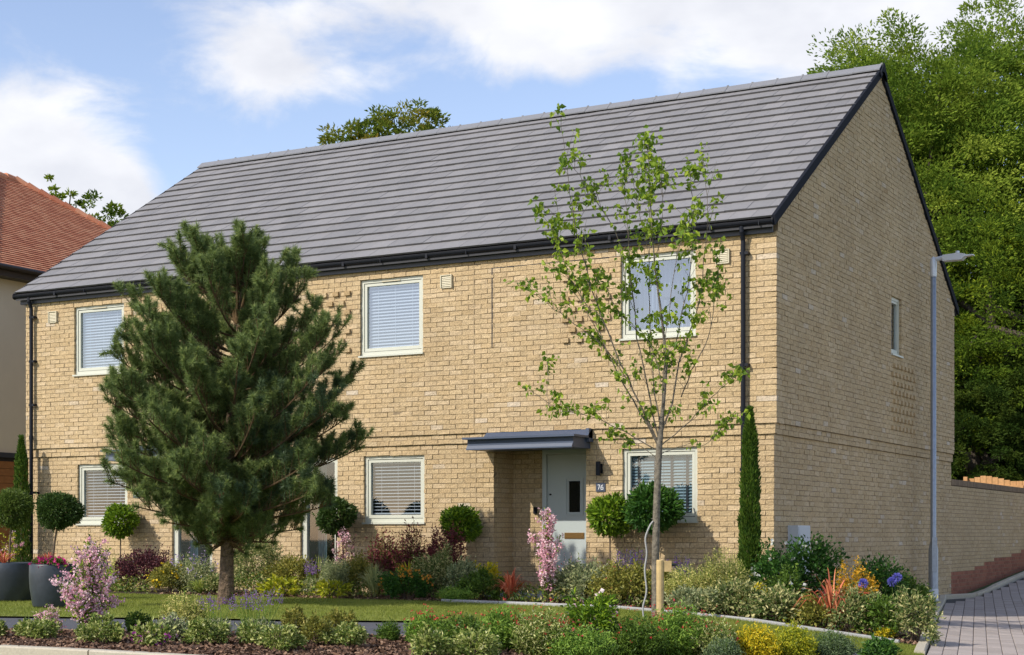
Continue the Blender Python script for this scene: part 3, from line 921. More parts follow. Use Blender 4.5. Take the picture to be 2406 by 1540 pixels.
# tall glazed door and side window of the left hand house
def tall(name, k, split=None):
    x0, x1, z0, z1 = OPEN[k]
    fr = MB(); y = .04
    fr.box(x0, x1, y, y+.08, z1-.08, z1-.003); fr.box(x0, x1, y, y+.08, z0-.2, z0+.12)
    fr.box(x0+.003, x0+.10, y, y+.08, z0+.12, z1-.08); fr.box(x1-.09, x1-.003, y, y+.08, z0+.12, z1-.08)
    o = fr.build(name, M['cream'], house)
    pa = MB(); pa.add([[x0+.1, y+.042, z0+.12], [x1-.09, y+.042, z0+.12], [x1-.09, y+.042, z1-.08], [x0+.1, y+.042, z1-.08]], [[0, 1, 2, 3]]); pa.build('pane', M['glassdn'], o)
    cu = MB(); n = 12; xs = np.linspace(x0+.1, x0+.28, n)
    V = np.r_[np.c_[xs, y+.3+.02*np.sin(np.arange(n)*2.), np.full(n, 0)], np.c_[xs, y+.3+.02*np.sin(np.arange(n)*2.), np.full(n, 2.0)]]
    cu.add(V, [[i_, i_+1, n+i_+1, n+i_] for i_ in range(n-1)]); cu.build('curtain', M['blindg'], o)
    return o
od = tall('glazed_door', 'DA'); hd = MB(); hd.box(-9.945, -9.925, -.01, .045, .98, 1.14); hd.build('door_handle', M['black'], od)
tall('window', 'TA')
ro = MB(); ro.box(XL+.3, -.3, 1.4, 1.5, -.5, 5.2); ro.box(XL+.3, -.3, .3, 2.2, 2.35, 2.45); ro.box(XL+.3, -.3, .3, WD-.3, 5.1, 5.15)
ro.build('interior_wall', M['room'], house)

# front door in the porch
yd = .56
df = MB(); df.box(-3.9, -3.83, yd, .7, -.02, 2.14); df.box(-2.93, -2.868, yd, .7, -.02, 2.14); df.box(-3.83, -2.93, yd, .7, 2.07, 2.14)
dfo = df.build('door_frame', M['doorframe'], house)
dl = MB()
gx0, gx1, gz0, gz1 = -3.46, -3.27, 1.19, 1.66
dl.box(-3.826, gx0, yd+.03, yd+.075, .0, 2.066); dl.box(gx1, -2.934, yd+.03, yd+.075, .0, 2.066)
dl.box(gx0, gx1, yd+.03, yd+.075, .0, gz0); dl.box(gx0, gx1, yd+.03, yd+.075, gz1, 2.066)
for a_, b_, c_, d_ in ((gx0-.055, gx0-.035, gz0-.05, gz1+.05), (gx1+.035, gx1+.055, gz0-.05, gz1+.05), (gx0-.035, gx1+.035, gz1+.03, gz1+.05), (gx0-.035, gx1+.035, gz0-.05, gz0-.03)):
    dl.box(a_, b_, yd+.018, yd+.031, c_, d_)
dlo = dl.build('front_door', M['door'], house)
g_ = MB(); g_.box(gx0, gx1, yd+.05, yd+.055, gz0, gz1); g_.build('door_glass', mat('dark_door_glass', (.012, .012, .010), .15), dlo)
g_ = MB(); g_.box(-3.53, -3.20, yd+.018, yd+.029, .79, .88); g_.box(-3.515, -3.215, yd+.012, yd+.019, .805, .865); g_.build('letter_plate', M['brass'], dlo)
g_ = MB(); g_.tube([[-3.77, yd+.005, 1.46], [-3.77, yd+.029, 1.46]], .014, 10); g_.tube([[-3.77, yd-.02, 1.0], [-3.77, yd+.029, 1.0]], .02, 10); g_.build('door_lock', M['black'], dlo)
g_ = MB(); g_.box(-4.06, -4.0, .565, .592, 1.17, 1.27); g_.build('doorbell', M['black'], house)
stp = MB(); stp.box(-4.43, -2.87, -.35, .6, -.3, -.012); stp.build('door_step', M['edging'], house)
def canopy(x0, x1):
    c = MB(); y = -.60
    c.box(x0, x1, y+.04, -.001, 2.105, 2.255)                                   # body
    c.prism([(y+.038, 2.10), (y, 2.10), (y, 2.118), (y+.026, 2.165), (y+.038, 2.165)], 0, x0, x1-.003)     # lower flange
    c.box(x0-.05, x1+.05, y-.035, -.002, 2.256, 2.286)                          # top sheet
    c.prism([(-.20, 2.287), (-.002, 2.287), (-.002, 2.40), (-.05, 2.395)], 0, x0+.04, x1+.05)   # flashing
    c.box(x1+.0, x1+.05, -.16, -.002, 2.20, 2.395)
    o = c.build('porch_canopy', M['canopy'], house)
canopy(-4.56, -2.80); canopy(-11.72, -9.62)
def wall_lamp(x, z):
    l = MB(); l.tube([[x, -.10, z-.10], [x, -.10, z+.10]], .036, 14); l.box(x-.02, x+.02, -.07, -.008, z-.03, z+.03); l.box(x-.03, x+.03, -.018, -.008, z-.07, z+.07)
    l.build('wall_lamp', M['black'], house)
wall_lamp(-2.63, 1.81); wall_lamp(-11.52, 1.83)
def numplate(x, z, digits):
    p = MB(); p.box(x-.075, x+.075, -.022, -.010, z-.065, z+.065)
    o = p.build('number_plate', M['plate'], house)
    t = MB(); sw = .009
    def seg(ax, az, bx, bz):
        a_ = np.array([ax, az]); b_ = np.array([bx, bz]); d_ = (b_-a_)/np.linalg.norm(b_-a_); n_ = np.array([-d_[1], d_[0]])*sw/2
        poly = [a_-n_, b_-n_, b_+n_, a_+n_]
        t.prism(poly, 1, -.0245, -.021)
    for q, dg in enumerate(digits):
        cx = x-.028+q*.052; w2, h2 = .017, .033
        S = {'7': [(-1, 1, 1, 1), (1, 1, -.3, -1)], '6': [(1, 1, -.6, .6), (-.6, .6, -1, 0), (-1, 0, -1, -1), (-1, -1, 1, -1), (1, -1, 1, 0), (1, 0, -1, 0)],
             '4': [(.4, 1, -1, -.3), (-1, -.3, 1, -.3), (.4, 1, .4, -1)]}[dg]
        for a0, a1, b0, b1 in S: seg(cx+a0*w2, z+a1*h2, cx+b0*w2, z+b1*h2)
    t.build('house_number', M['white'], o)
numplate(-2.63, 1.54, '76'); numplate(-11.52, 1.55, '74')
for x in (-13.42, -5.215, -.71):
    v = MB(); z = 4.72
    v.box(x-.10, x+.10, -.090, -.06, z-.10, z+.10)
    o = v.build('wall_vent', M['vent'], house)
    v = MB()
    for q in range(6): v.prism([(-.100, z-.075+q*.026), (-.0905, z-.057+q*.026), (-.0905, z-.075+q*.026)], 0, x-.075, x+.075)
    v.box(x-.1, x-.085, -.108, -.0905, z-.1, z+.1); v.box(x+.085, x+.1, -.108, -.0905, z-.1, z+.1); v.box(x-.085, x+.085, -.108, -.0905, z+.088, z+.1)
    v.build('louvre', M['vent'], o)
mt = MB(); mt.box(.009, .16, .56, 1.08, .28, .98); mt.box(.16, .168, .58, 1.06, .30, .96)
mt.build('meter_box', M['meter'], house)

# ------------------------------------------------------------------ garden wall beyond the gable
gw = thing('garden_wall', 'buff brick garden wall with red stepped base running back beside the driveway', 'wall', (0, 0, 0))
ya, yb = WD+.01, 30.0
mb = MB()
mb.box(-.2, .0, ya, yb, -.8, 1.79); mb.build('wall_core', M['mortar'], gw)
wb = bricks('gable', 0, ya, yb, -.7, 1.79, [(12.6, 12.612, -1, 2)], lambda s, z: 0.0, phase=.03, depth=.02)
cs = bricks('gable', .0, ya, yb, 1.80, 1.92, [], lambda s, z: .006, depth=.21)
def redz(y): return float(h(.2, math.floor(y/.9)*.9+.45))+.34
for L_, m_, nm, single_n in (([b for b in wb if b[4] > redz(b[3])], M['brick'], 'brick', 300), ([b for b in wb if b[4] <= redz(b[3])], M['redbrick'], 'red_brick', 120)):
    L_ = sorted(L_, key=lambda b: dist_cam(0, b[3], b[4])+(100 if b[4] < float(h(.3, b[3])) else 0))
    ms = []
    for q in range(8):
        mbb = MB(); mbb.boxes([[-.02, -.1075, 0]], [[.008, .1075, .066]], tone_b() if nm == 'brick' else RNG.random(), jit=.0015); ms.append(mbb.mesh(nm, m_))
    k_ = 0; rl_, rh_ = [], []
    for b in L_:
        if b[2] and k_ < single_n and 0 < b[4]+1:
            inst(nm, ms[int(RNG.integers(8))], gw, (b[5]-.008, b[3], b[4])); k_ += 1
        else: rl_.append(b[0]); rh_.append(b[1])
    mbb = MB(); mbb.boxes(rl_, rh_, np.array([tone_b() for _ in rl_]), jit=.0015)
    tag(mbb.build(nm, m_, gw), kind='stuff')
mb = MB()
yy_ = ya
los, his = [], []
while yy_ < yb: los.append([-.215, yy_, 1.80]); his.append([.014, yy_+.064, 1.912]); yy_ += .074
mb.boxes(los, his, RNG.random(len(los)), jit=.001); tag(mb.build('coping_brick', M['coping'], gw), kind='stuff')

# garden fence behind it, with a scalloped panel
fe = thing('garden_fence', 'orange timber garden fence with an arched panel behind the brick garden wall', 'fence')
bm2 = MB(); bb_ = None
xs = np.arange(-9.0, -.25, .14); yfz = 18.0
def ftop(x):
    d_ = abs(x+1.25)
    return 2.115+(.15*max(0, 1-d_/.62)**.8)
bmesh_ = {}
for x in xs:
    t = ftop(x); kz = round(t, 2)
    if kz not in bmesh_:
        q = MB(); q.box(0, .13, 0, .02, 0, kz-.4, RNG.random()); bmesh_[kz] = q.mesh('fence_board', M['timber'])
    inst('fence_board', bmesh_[kz], fe, (x, yfz, .4))
q = MB(); q.box(-9, -.3, yfz-.03, yfz-.005, 1.95, 2.02); q.box(-9, -.3, yfz-.03, yfz-.005, .7, .78)
for x in np.arange(-9, 0, 1.83): q.box(x, x+.09, yfz-.1, yfz-.03, .3, 2.24)
q.build('fence_frame', M['timber'], fe)

# ------------------------------------------------------------------ lamp post
lx = .34; _d = ray(2193); lZ = (lx-CAMX)/_d[0]; ly = CAMY+_d[1]*lZ; lz = float(h(lx, ly))
lp = thing('street_lamp', 'tall galvanised steel street lamp standing beside the brick gable end', 'street lamp', (lx, ly, lz))
c = MB(); tp_ = proj_z(603, lZ)-lz; sh = proj_z(1285, lZ)-lz; s0 = proj_z(1385, lZ)-lz
c.lathe([(.083, -.2), (.083, sh-.04), (.05, sh+.1), (.048, tp_-.35), (.03, tp_-.34)], 20)
c.build('column', M['galv'], lp, smooth=True)
c = MB(); c.box(-.045, .045, -.091, -.075, .55, 1.15); o = c.build('access_door', M['galv'], lp); o.rotation_euler = (0, 0, TH)
c = MB(); c.lathe([(.088, -.05), (.088, s0), (.083, s0+.01)], 20); c.build('base_sleeve', M['galvl'], lp)
c = MB(); c.lathe([(.055, tp_-.36), (.062, tp_-.1), (.045, tp_-.03), (0, tp_)], 16); c.tube([[0, 0, tp_-.06], [.22, 0, tp_-.03]], .04, 10)
c.build('bracket', M['galvl'], lp, smooth=True)
c = MB(); c.prism([(.18, -.085), (.5, -.085), (.56, -.03), (.56, .01), (.45, .035), (.18, .02)], 1, -.09, .09)
c.tube([[.42, 0, .03], [.42, 0, .08]], .035, 10)
c.prism([(.54, -.035), (.70, -.02), (.70, -.005), (.54, 0)], 1, -.06, .06)
c.build('lantern', M['galvl'], lp, (0, 0, tp_-.02))

# ------------------------------------------------------------------ neighbouring house
nx = -17.0
nh = thing('neighbour_house', 'neighbouring cream rendered house with red clay tiled hipped roof', 'house', (nx, 0, 0))
ze = 6.25; w_h = 4.3; zr = ze+.7*w_h; yb_ = 10.8; yf_ = 1.6
mb = MB(); mb.box(-8.2, -.3, yf_+.3, yb_-.35, 2.52, ze+.05); mb.build('wall', M['render'], nh)
mb = MB(); mb.box(-8.15, -.36, yf_+.35, yb_-.4, -.5, 2.42); mb.build('lower_wall', M['tiledark'], nh)
mb = MB(); mb.box(-8.25, -.26, yf_+.25, yb_-.3, 2.42, 2.52); mb.build('band', M['fascia'], nh)
q = MB(); q.box(-.36, -.31, yf_+.35, yb_-.4, 0, .143, .5); cm = [q.mesh('cladding_board', M['clad'])]
for z in np.arange(-.2, 2.3, .15): inst('cladding_board', cm[0], nh, (0, 0, z))
zc_ = ze
ro = MB()
ro.box(-8.6, -.02, yf_, yb_, ze-.06, ze+.0)
A0 = [0, yb_, ze+.02]; B0 = [-2*w_h, yb_, ze+.02]; C0 = [-w_h, yb_-w_h, zr]; D0 = [-w_h, yf_+w_h, zr]; E0 = [0, yf_, ze+.02]; F0 = [-2*w_h, yf_, ze+.02]
ro.add([A0, C0, D0, E0], [[0, 1, 2, 3]]); ro.add([B0, F0, D0, C0], [[0, 1, 2, 3]])
ro.add([A0, B0, C0], [[0, 1, 2]]); ro.add([E0, D0, F0], [[0, 1, 2]])
nroof = ro.build('roof', M['redtile'], nh)
q = MB(); q.box(-.02, .0, yf_, yb_, ze-.2, ze+.03); q.box(-.3, -.02, yf_, yb_, ze-.2, ze-.18); q.tube([[.05, yf_, ze-.02], [.05, yb_, ze-.02]], .055, 10)
q.box(-8.6, 0, yb_, yb_+.02, ze-.2, ze+.03)
q.build('gutter', mat('brown_eaves', (.035, .025, .02), .5), nh)
na = math.atan(.7); sl = w_h/cos(na); g2 = .105; tiles = []
for r in range(int(sl/g2)):
    s = r*g2; ins = s*cos(na)
    y = yf_+ins+(.0825 if r % 2 else 0)
    while y < yb_-ins-.1: tiles.append((r, y)); y += .168
tiles.sort(key=lambda t: dist_cam(nx-t[0]*g2*cos(na), t[1], ze+t[0]*g2*sin(na))-(0 if 3.0 < t[1]-t[0]*.045 < 9.5 else -50))
def ntile(mb, tone, T=None):
    V = np.array([[0,0,.012],[0,.163,.012],[-.13,.163,-.012],[-.13,0,-.012],[0,0,.026],[0,.163,.026],[-.13,.163,.002],[-.13,0,.002]])
    if T is not None: V = T(V)
    mb.add(V, [[0,3,2,1],[4,5,6,7],[0,1,5,4],[1,2,6,5],[2,3,7,6],[3,0,4,7]], tone); return mb
nm_ = [ntile(MB(), q/7.).mesh('clay_tile', M['redtile']) for q in range(8)]
rest = MB()
for i_, (r, y) in enumerate(tiles):
    s = r*g2; px, pz = -s*cos(na), ze+.03+s*sin(na)
    if i_ < 300:
        inst('clay_tile', nm_[int(RNG.integers(8))], nroof, (px, y, pz), (0, na, 0))
    else:
        T = lambda V: np.c_[px+V[:, 0]*cos(na)+V[:, 2]*sin(na), y+V[:, 1], pz-V[:, 0]*sin(na)+V[:, 2]*cos(na)]
        ntile(rest, RNG.random(), T)
tag(rest.build('clay_tile', M['redtile'], nroof), kind='stuff')
q = MB(); 
hip = np.array([A0, C0]); 
for (a_, b_) in ((A0, C0), (C0, D0), (D0, E0), (B0, C0), (F0, D0)):
    a_ = np.array(a_); b_ = np.array(b_); L_ = np.linalg.norm(b_-a_); n_ = int(L_/.3)
    for k_ in range(n_):
        p0 = a_+(b_-a_)*k_/n_; p1 = a_+(b_-a_)*(k_+.97)/n_
        q.tube([p0+[0, 0, .015], p1+[0, 0, .035]], [.10, .112], 10, RNG.random())
q.build('hip_tile', M['redtile'], nroof)

# ------------------------------------------------------------------ plants
def rdir(n, up=0.0):
    d = RNG.normal(size=(n, 3)); d /= np.linalg.norm(d, axis=1)[:, None]
    d[:, 2] += up
    return d/np.linalg.norm(d, axis=1)[:, None]
def leaves(mb, C, D_, L, asp=.45, tone=None, droop=.12, mi=0):
    """one folded leaf per point"""
    n = len(C)
    if n == 0: return
    D_ = D_/(np.linalg.norm(D_, axis=1)[:, None]+1e-9)
    L = np.broadcast_to(L, (n,))[:, None]
    R = RNG.normal(size=(n, 3)); R[:, 2] *= .5
    S = np.cross(D_, R); S /= np.linalg.norm(S, axis=1)[:, None]+1e-9
    Nn = np.cross(S, D_); Nn *= np.sign(Nn[:, 2:3]+1e-6)
    mid = C+D_*L*.45+Nn*L*.08
    tip = C+D_*L-Nn*L*droop
    V = np.stack([C, mid+S*L*asp/2, tip, mid-S*L*asp/2], 1).reshape(-1, 3)
    if tone is None: tone = RNG.random(n)
    mb.add(V, np.arange(4*n).reshape(-1, 4), np.repeat(np.broadcast_to(tone, (n,)), 4), mi)
def dome(n, rx, ry, hz, shell=.55, low=.12, noise=.16, seed=None):
    """points filling the outer part of a plant-shaped mound, with outward directions"""
    d = RNG.normal(size=(n*2, 3)); d /= np.linalg.norm(d, axis=1)[:, None]
    d = d[d[:, 2] > -.75][:n]; n = len(d)
    r = RNG.uniform(shell, 1.0, n)**.6
    ph = RNG.uniform(0, 6.3, 6)
    az = np.arctan2(d[:, 1], d[:, 0])
    bump = 1+noise*(np.sin(3*az+ph[0])*np.cos(4*d[:, 2]+ph[1])+.7*np.sin(7*az+ph[2]+3*d[:, 2])+.5*np.sin(13*az+ph[3]+9*d[:, 2]))
    P = d*(r*bump)[:, None]
    c = hz*(.5+low/2)
    return np.c_[P[:, 0]*rx, P[:, 1]*ry, c+P[:, 2]*(hz-c)], d
def stems(mb, n, rx, ry, hz, r=.006, tone=.4, sides=4):
    for _ in range(n):
        a = RNG.uniform(0, 2*pi); q = RNG.uniform(.2, .75)
        e = np.array([cos(a)*rx*q, sin(a)*ry*q, hz*RNG.uniform(.5, .85)])
        b = np.array([cos(a)*rx*.1, sin(a)*ry*.1, -.03])
        mb.tube([b, (b+e)/2+[0, 0, .04*hz], e], [r*1.3, r, r*.5], sides, tone)

LM = {}
LG = dict(purple=1.5, varieg=1.25, euonymus=1.3, lime=1.15, yellow=1.1, gold=1.1, glossy=1.6, treeA=1.6, treeB=1.45, treeC=1.2, box=1.5, boxlight=1.5, young=1.55, pale=1.4)
def lm(key, *cols, trans=.3, rough=.5):
    cols = [tuple(min(c*LG.get(key, 1.5)*k, .85) for c, k in zip(cc, (1.12, 1.0, .72))) for cc in cols]
    LM[key] = leafmat(key+'_leaves', list(cols), trans, rough)
lm('green', (.03,.07,.012), (.06,.12,.02), (.10,.17,.03))
lm('bay', (.025,.065,.008), (.06,.13,.012), (.13,.23,.02), (.22,.33,.03))
lm('box', (.015,.04,.012), (.035,.075,.02), (.06,.10,.03))
lm('boxlight', (.035,.07,.018), (.07,.12,.03), (.12,.17,.05))
lm('varieg', (.05,.10,.03), (.10,.16,.06), (.35,.38,.22), (.60,.60,.42))
lm('euonymus', (.055,.11,.025), (.11,.17,.04), (.28,.34,.13), (.62,.64,.44))
lm('silver', (.07,.11,.07), (.14,.19,.12), (.28,.33,.24), (.45,.48,.36))
lm('pale', (.16,.20,.06), (.27,.31,.11), (.40,.42,.19), (.52,.52,.28))
lm('olive', (.06,.08,.02), (.12,.14,.03), (.20,.21,.06), (.28,.25,.08))
lm('purple', (.018,.008,.016), (.045,.016,.03), (.085,.03,.05), (.16,.06,.08))
lm('burgundy', (.04,.010,.018), (.10,.025,.04), (.18,.06,.07))
lm('lime', (.16,.22,.02), (.32,.38,.03), (.50,.50,.05))
lm('yellow', (.25,.30,.02), (.55,.50,.03), (.72,.58,.04))
lm('gold', (.10,.13,.02), (.34,.24,.02), (.62,.36,.03), (.72,.46,.05))
lm('salvia', (.05,.12,.02), (.10,.20,.035), (.18,.29,.06), (.13,.24,.05))
lm('glossy', (.012,.045,.010), (.025,.08,.015), (.06,.14,.025))
lm('redgrass', (.20,.04,.03), (.36,.10,.07), (.50,.22,.15))
lm('greengrass', (.08,.14,.03), (.16,.23,.06), (.30,.34,.12))
lm('bluegrass', (.12,.18,.10), (.22,.28,.16), (.34,.38,.24))
lm('cypress', (.012,.035,.006), (.03,.075,.010), (.06,.115,.018), (.10,.15,.025))
lm('conifer', (.04,.08,.05), (.08,.13,.08), (.13,.19,.12))
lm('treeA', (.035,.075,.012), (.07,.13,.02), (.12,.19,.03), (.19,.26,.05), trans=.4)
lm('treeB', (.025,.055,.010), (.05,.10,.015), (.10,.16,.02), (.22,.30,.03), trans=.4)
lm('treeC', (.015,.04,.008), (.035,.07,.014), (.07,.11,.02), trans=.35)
lm('treeO', (.04,.08,.015), (.08,.13,.022), (.14,.17,.035), (.22,.20,.05), trans=.35)
lm('young', (.045,.10,.012), (.09,.17,.02), (.17,.26,.03), (.28,.38,.06), trans=.45)
def fm(key, *cols): LM[key] = leafmat(key+'_petals', list(cols), .3, .6)
fm('pink', (.72,.30,.40), (.82,.45,.55), (.88,.64,.68), (.90,.78,.76))
fm('hotpink', (.55,.02,.18), (.70,.04,.28))
fm('purplef', (.16,.05,.30), (.28,.12,.46), (.40,.22,.58))
fm('violet', (.07,.03,.20), (.14,.05,.32), (.22,.10,.42))
fm('white', (.70,.72,.62), (.82,.82,.76))
fm('red', (.45,.03,.03), (.62,.08,.05), (.55,.05,.10))
fm('blue', (.14,.14,.50), (.24,.24,.68))
fm('yellowf', (.75,.50,.02), (.80,.60,.03))
fm('orange', (.60,.22,.03), (.70,.35,.04))
fm('magenta', (.40,.05,.35), (.60,.12,.50))
fm('mauve', (.30,.22,.42), (.42,.34,.55))

USED = {}
def plant(name, label, cat, u, base, vtop, w, kind, leaf='green', flower=None, nf=0, dens=1.0, lsz=None, depth=None, group=None, **kw):
    """base: ('y', y) or ('v', v). w and vtop are picture measures turned into metres at the plant's distance"""
    x, y, z, Z = gy(u, base[1]) if base[0] == 'y' else gp(u, base[1])
    m = Z/FL
    hz = proj_z(vtop, Z)-z
    fat = kind in ('mound', 'haze', 'blades'); near_ = base[0] == 'v'
    rx = w*m/2*((1.05 if near_ else 1.25) if fat else 1.0); ry = rx*(depth or .85)
    if kind in ('mound', 'haze'): hz *= 1.04 if near_ else 1.16
    root = thing(name, label, cat, (x, y, z-.01), group)
    KINDS[kind](root, rx, ry, hz, LM[leaf], LM.get(flower), nf, dens, lsz, **kw)
    return root
def k_mound(root, rx, ry, hz, lmat, fmat, nf, dens, lsz, asp=.5, up=.35, noise=.16, fs=.022, flow_top=.25, **k):
    lsz = lsz or .045
    area = 4*pi*((rx*ry)**.8+2*(rx*hz/2)**.8)/3
    n = int(np.clip(dens*area*2.3/(lsz*lsz*asp), 200, 7000))
    mb = MB(); P, d = dome(n, rx, ry, hz, .25, noise=noise)
    P[:, 2] = np.maximum(P[:, 2], .01)
    # clumps of shoots break up the outline
    nc = max(8, int(14*rx*hz/.15)); Cc, dc = dome(nc, rx, ry, hz, .8, noise=noise)
    idx = RNG.integers(0, nc, n//2)
    P[:n//2] = Cc[idx]+RNG.normal(0, 1, (n//2, 3))*[rx*.13, ry*.13, hz*.11]
    d[:n//2] = dc[idx]
    P[:, 2] = np.maximum(P[:, 2], .01)
    D_ = d*.8+rdir(len(P), up)*.9
    tone = np.clip(RNG.random(len(P))*.75+RNG.random(nc)[idx].mean()*.1+.12*RNG.normal(size=len(P)), 0, 1)
    leaves(mb, P, D_, RNG.uniform(.7, 1.2, len(P))*lsz, asp, tone)
    mb.build('foliage', lmat, root)
    sm_ = MB(); stems(sm_, 9, rx, ry, hz); sm_.build('stems', M['twig'], root)
    if nf:
        fb = MB(); Pf, df = dome(nf*6, rx*1.04, ry*1.04, hz*1.04, .9, noise=noise)
        ok = (Pf[:, 2] > hz*flow_top); Pf = Pf[ok][:nf]; df = df[ok][:nf]
        for q in range(3):
            leaves(fb, Pf+RNG.normal(0, fs*.35, Pf.shape), df*.4+rdir(len(Pf), .4), fs*RNG.uniform(.7, 1.3, len(Pf)), .9)
        fb.build('flowers', fmat, root)
def k_spires(root, rx, ry, hz, lmat, fmat, nf, dens, lsz, fol=.5, fs=.016, spire=.35, lean=.35, **k):
    mb = MB(); P, d = dome(int(900*dens), rx*.9, ry*.9, hz*fol, .2); P[:, 2] = np.maximum(P[:, 2], .01)
    leaves(mb, P, d*.4+rdir(len(P), .7), RNG.uniform(.6, 1.2, len(P))*(lsz or .04), .28)
    mb.build('foliage', lmat, root)
    st = MB(); fb = MB()
    for _ in range(nf):
        a = RNG.uniform(0, 2*pi); q = sqrt(RNG.random()); b = np.array([cos(a)*rx*.4*q, sin(a)*ry*.4*q, 0])
        t = np.array([cos(a)*rx*q, sin(a)*ry*q, hz*RNG.uniform(.72, 1.02)])+[RNG.normal(0, lean*rx*.3), 0, 0]
        mid = (b+t)/2+[0, 0, hz*.06]
        st.tube([b, mid, t], [.003, .0028, .002], 3, .6, cap=False)
        m_ = int(26*spire/.35); s_ = RNG.uniform(0, 1, m_)**.9; ps = t[None]+(mid-t)[None]*(s_*spire*2)[:, None]
        leaves(fb, ps+RNG.normal(0, .009, ps.shape), rdir(m_, .2), fs*(1.2-.5*(1-s_)), .8)
    st.build('stems', LM['green'], root)
    fb.build('flowers', fmat, root)
def k_blades(root, rx, ry, hz, lmat, fmat, nf, dens, lsz, arch=1.0, wd=None, **k):
    mb = MB(); n = int(60*dens); wd = wd or .016
    for _ in range(n):
        a = RNG.uniform(0, 2*pi); q = RNG.uniform(.15, 1.0); L = RNG.uniform(.65, 1.05)
        pts = []
        for t in np.linspace(0, 1, 6):
            pts.append([cos(a)*rx*q*t**1.2, sin(a)*ry*q*t**1.2, hz*L*(1-(1-t)**1.7)*(1-.15*q)-arch*hz*.55*q*q*t**3])
        pts = np.array(pts); tw = np.array([-sin(a), cos(a), 0])+RNG.normal(0, .3, 3); tw /= np.linalg.norm(tw)
        w_ = wd*np.array([.6, 1, 1, .85, .5, .05])*RNG.uniform(.7, 1.2)
        V = np.empty((12, 3)); V[0::2] = pts-tw*w_[:, None]; V[1::2] = pts+tw*w_[:, None]
        mb.add(V, [[2*i, 2*i+1, 2*i+3, 2*i+2] for i in range(5)], RNG.random())
    mb.build('leaves', lmat, root)
    if nf:
        fb = MB(); Pf, df = dome(nf, rx, ry, hz, .9); leaves(fb, Pf, df, .03, .8); fb.build('flowers', fmat, root)
def k_topiary(root, rx, ry, hz, lmat, fmat, nf, dens, lsz, ball=None, stem=.011, zlow=None, lean=0, **k):
    """ball: height of the ball in metres"""
    ry = rx; lsz = lsz or .05; bh = ball or 2*rx; c = hz-bh/2
    n = int(dens*6.5*4*pi*rx*rx/(lsz*lsz*.4)); n = min(n, 16000)
    d = RNG.normal(size=(n, 3)); d /= np.linalg.norm(d, axis=1)[:, None]
    ph = RNG.uniform(0, 6.3, 4); r = RNG.uniform(.30, 1, n)**.45*(1+.10*np.sin(3*d[:, 0]+4*d[:, 2]+ph[0])+.07*np.sin(11*d[:, 1]+ph[1]+4*d[:, 2])+.05*np.sin(17*d[:, 0]-13*d[:, 2]+ph[2]))
    r = np.where(RNG.random(n) < .03, r*RNG.uniform(1.0, 1.22, n), r); P = d*r[:, None]*[rx, rx, bh/2]*.97
    P = P+[lean, 0, c]
    mb = MB(); leaves(mb, P, d*.9+rdir(n, .35)*.8, RNG.uniform(.7, 1.25, n)*lsz, .4, np.clip(RNG.beta(2, 2.2, n), 0, 1))
    mb.build('foliage', lmat, root)
    st = MB(); st.tube([[-lean*.2, 0, -.05], [lean*.3, 0, hz*.35], [lean*.8, .005, c-bh*.3], [lean, 0, c]], [stem*1.25, stem*1.1, stem, stem], 8, .5)
    for _ in range(7):
        a = RNG.uniform(0, 6.28); st.tube([[lean*.9, 0, c-bh*.35], [lean+cos(a)*rx*.6, sin(a)*rx*.6, c+RNG.uniform(-.1, .3)*bh]], [stem*.5, stem*.2], 4)
    st.build('stem', M['twig'], root)
def k_column(root, rx, ry, hz, lmat, fmat, nf, dens, lsz, top=.25, **k):
    n = int(15000*dens); t = RNG.random(n)**.85
    prof = np.interp(t, [0, .06, .3, .6, .85, 1], [.75, 1.0, .95, .80, .55, .08])
    a = RNG.uniform(0, 2*pi, n); q = RNG.uniform(.5, 1.0, n)**.5
    rr = prof*q*(1+.10*np.sin(5*a+9*t)+.09*np.sin(31*t+a*2)+.08*np.sin(67*t+3*a))
    P = np.c_[np.cos(a)*rx*rr, np.sin(a)*ry*rr, t*hz]
    D_ = np.c_[np.cos(a)*.35, np.sin(a)*.35, np.ones(n)]+RNG.normal(0, .22, (n, 3))
    mb = MB(); leaves(mb, P, D_, RNG.uniform(.035, .085, n), .28, np.clip(RNG.beta(2, 2.5, n), 0, 1), droop=0)
    mb.build('foliage', lmat, root)
    st = MB(); st.tube([[0, 0, -.05], [0, 0, hz*.7]], [.025, .01], 6); st.build('trunk', M['twig'], root)
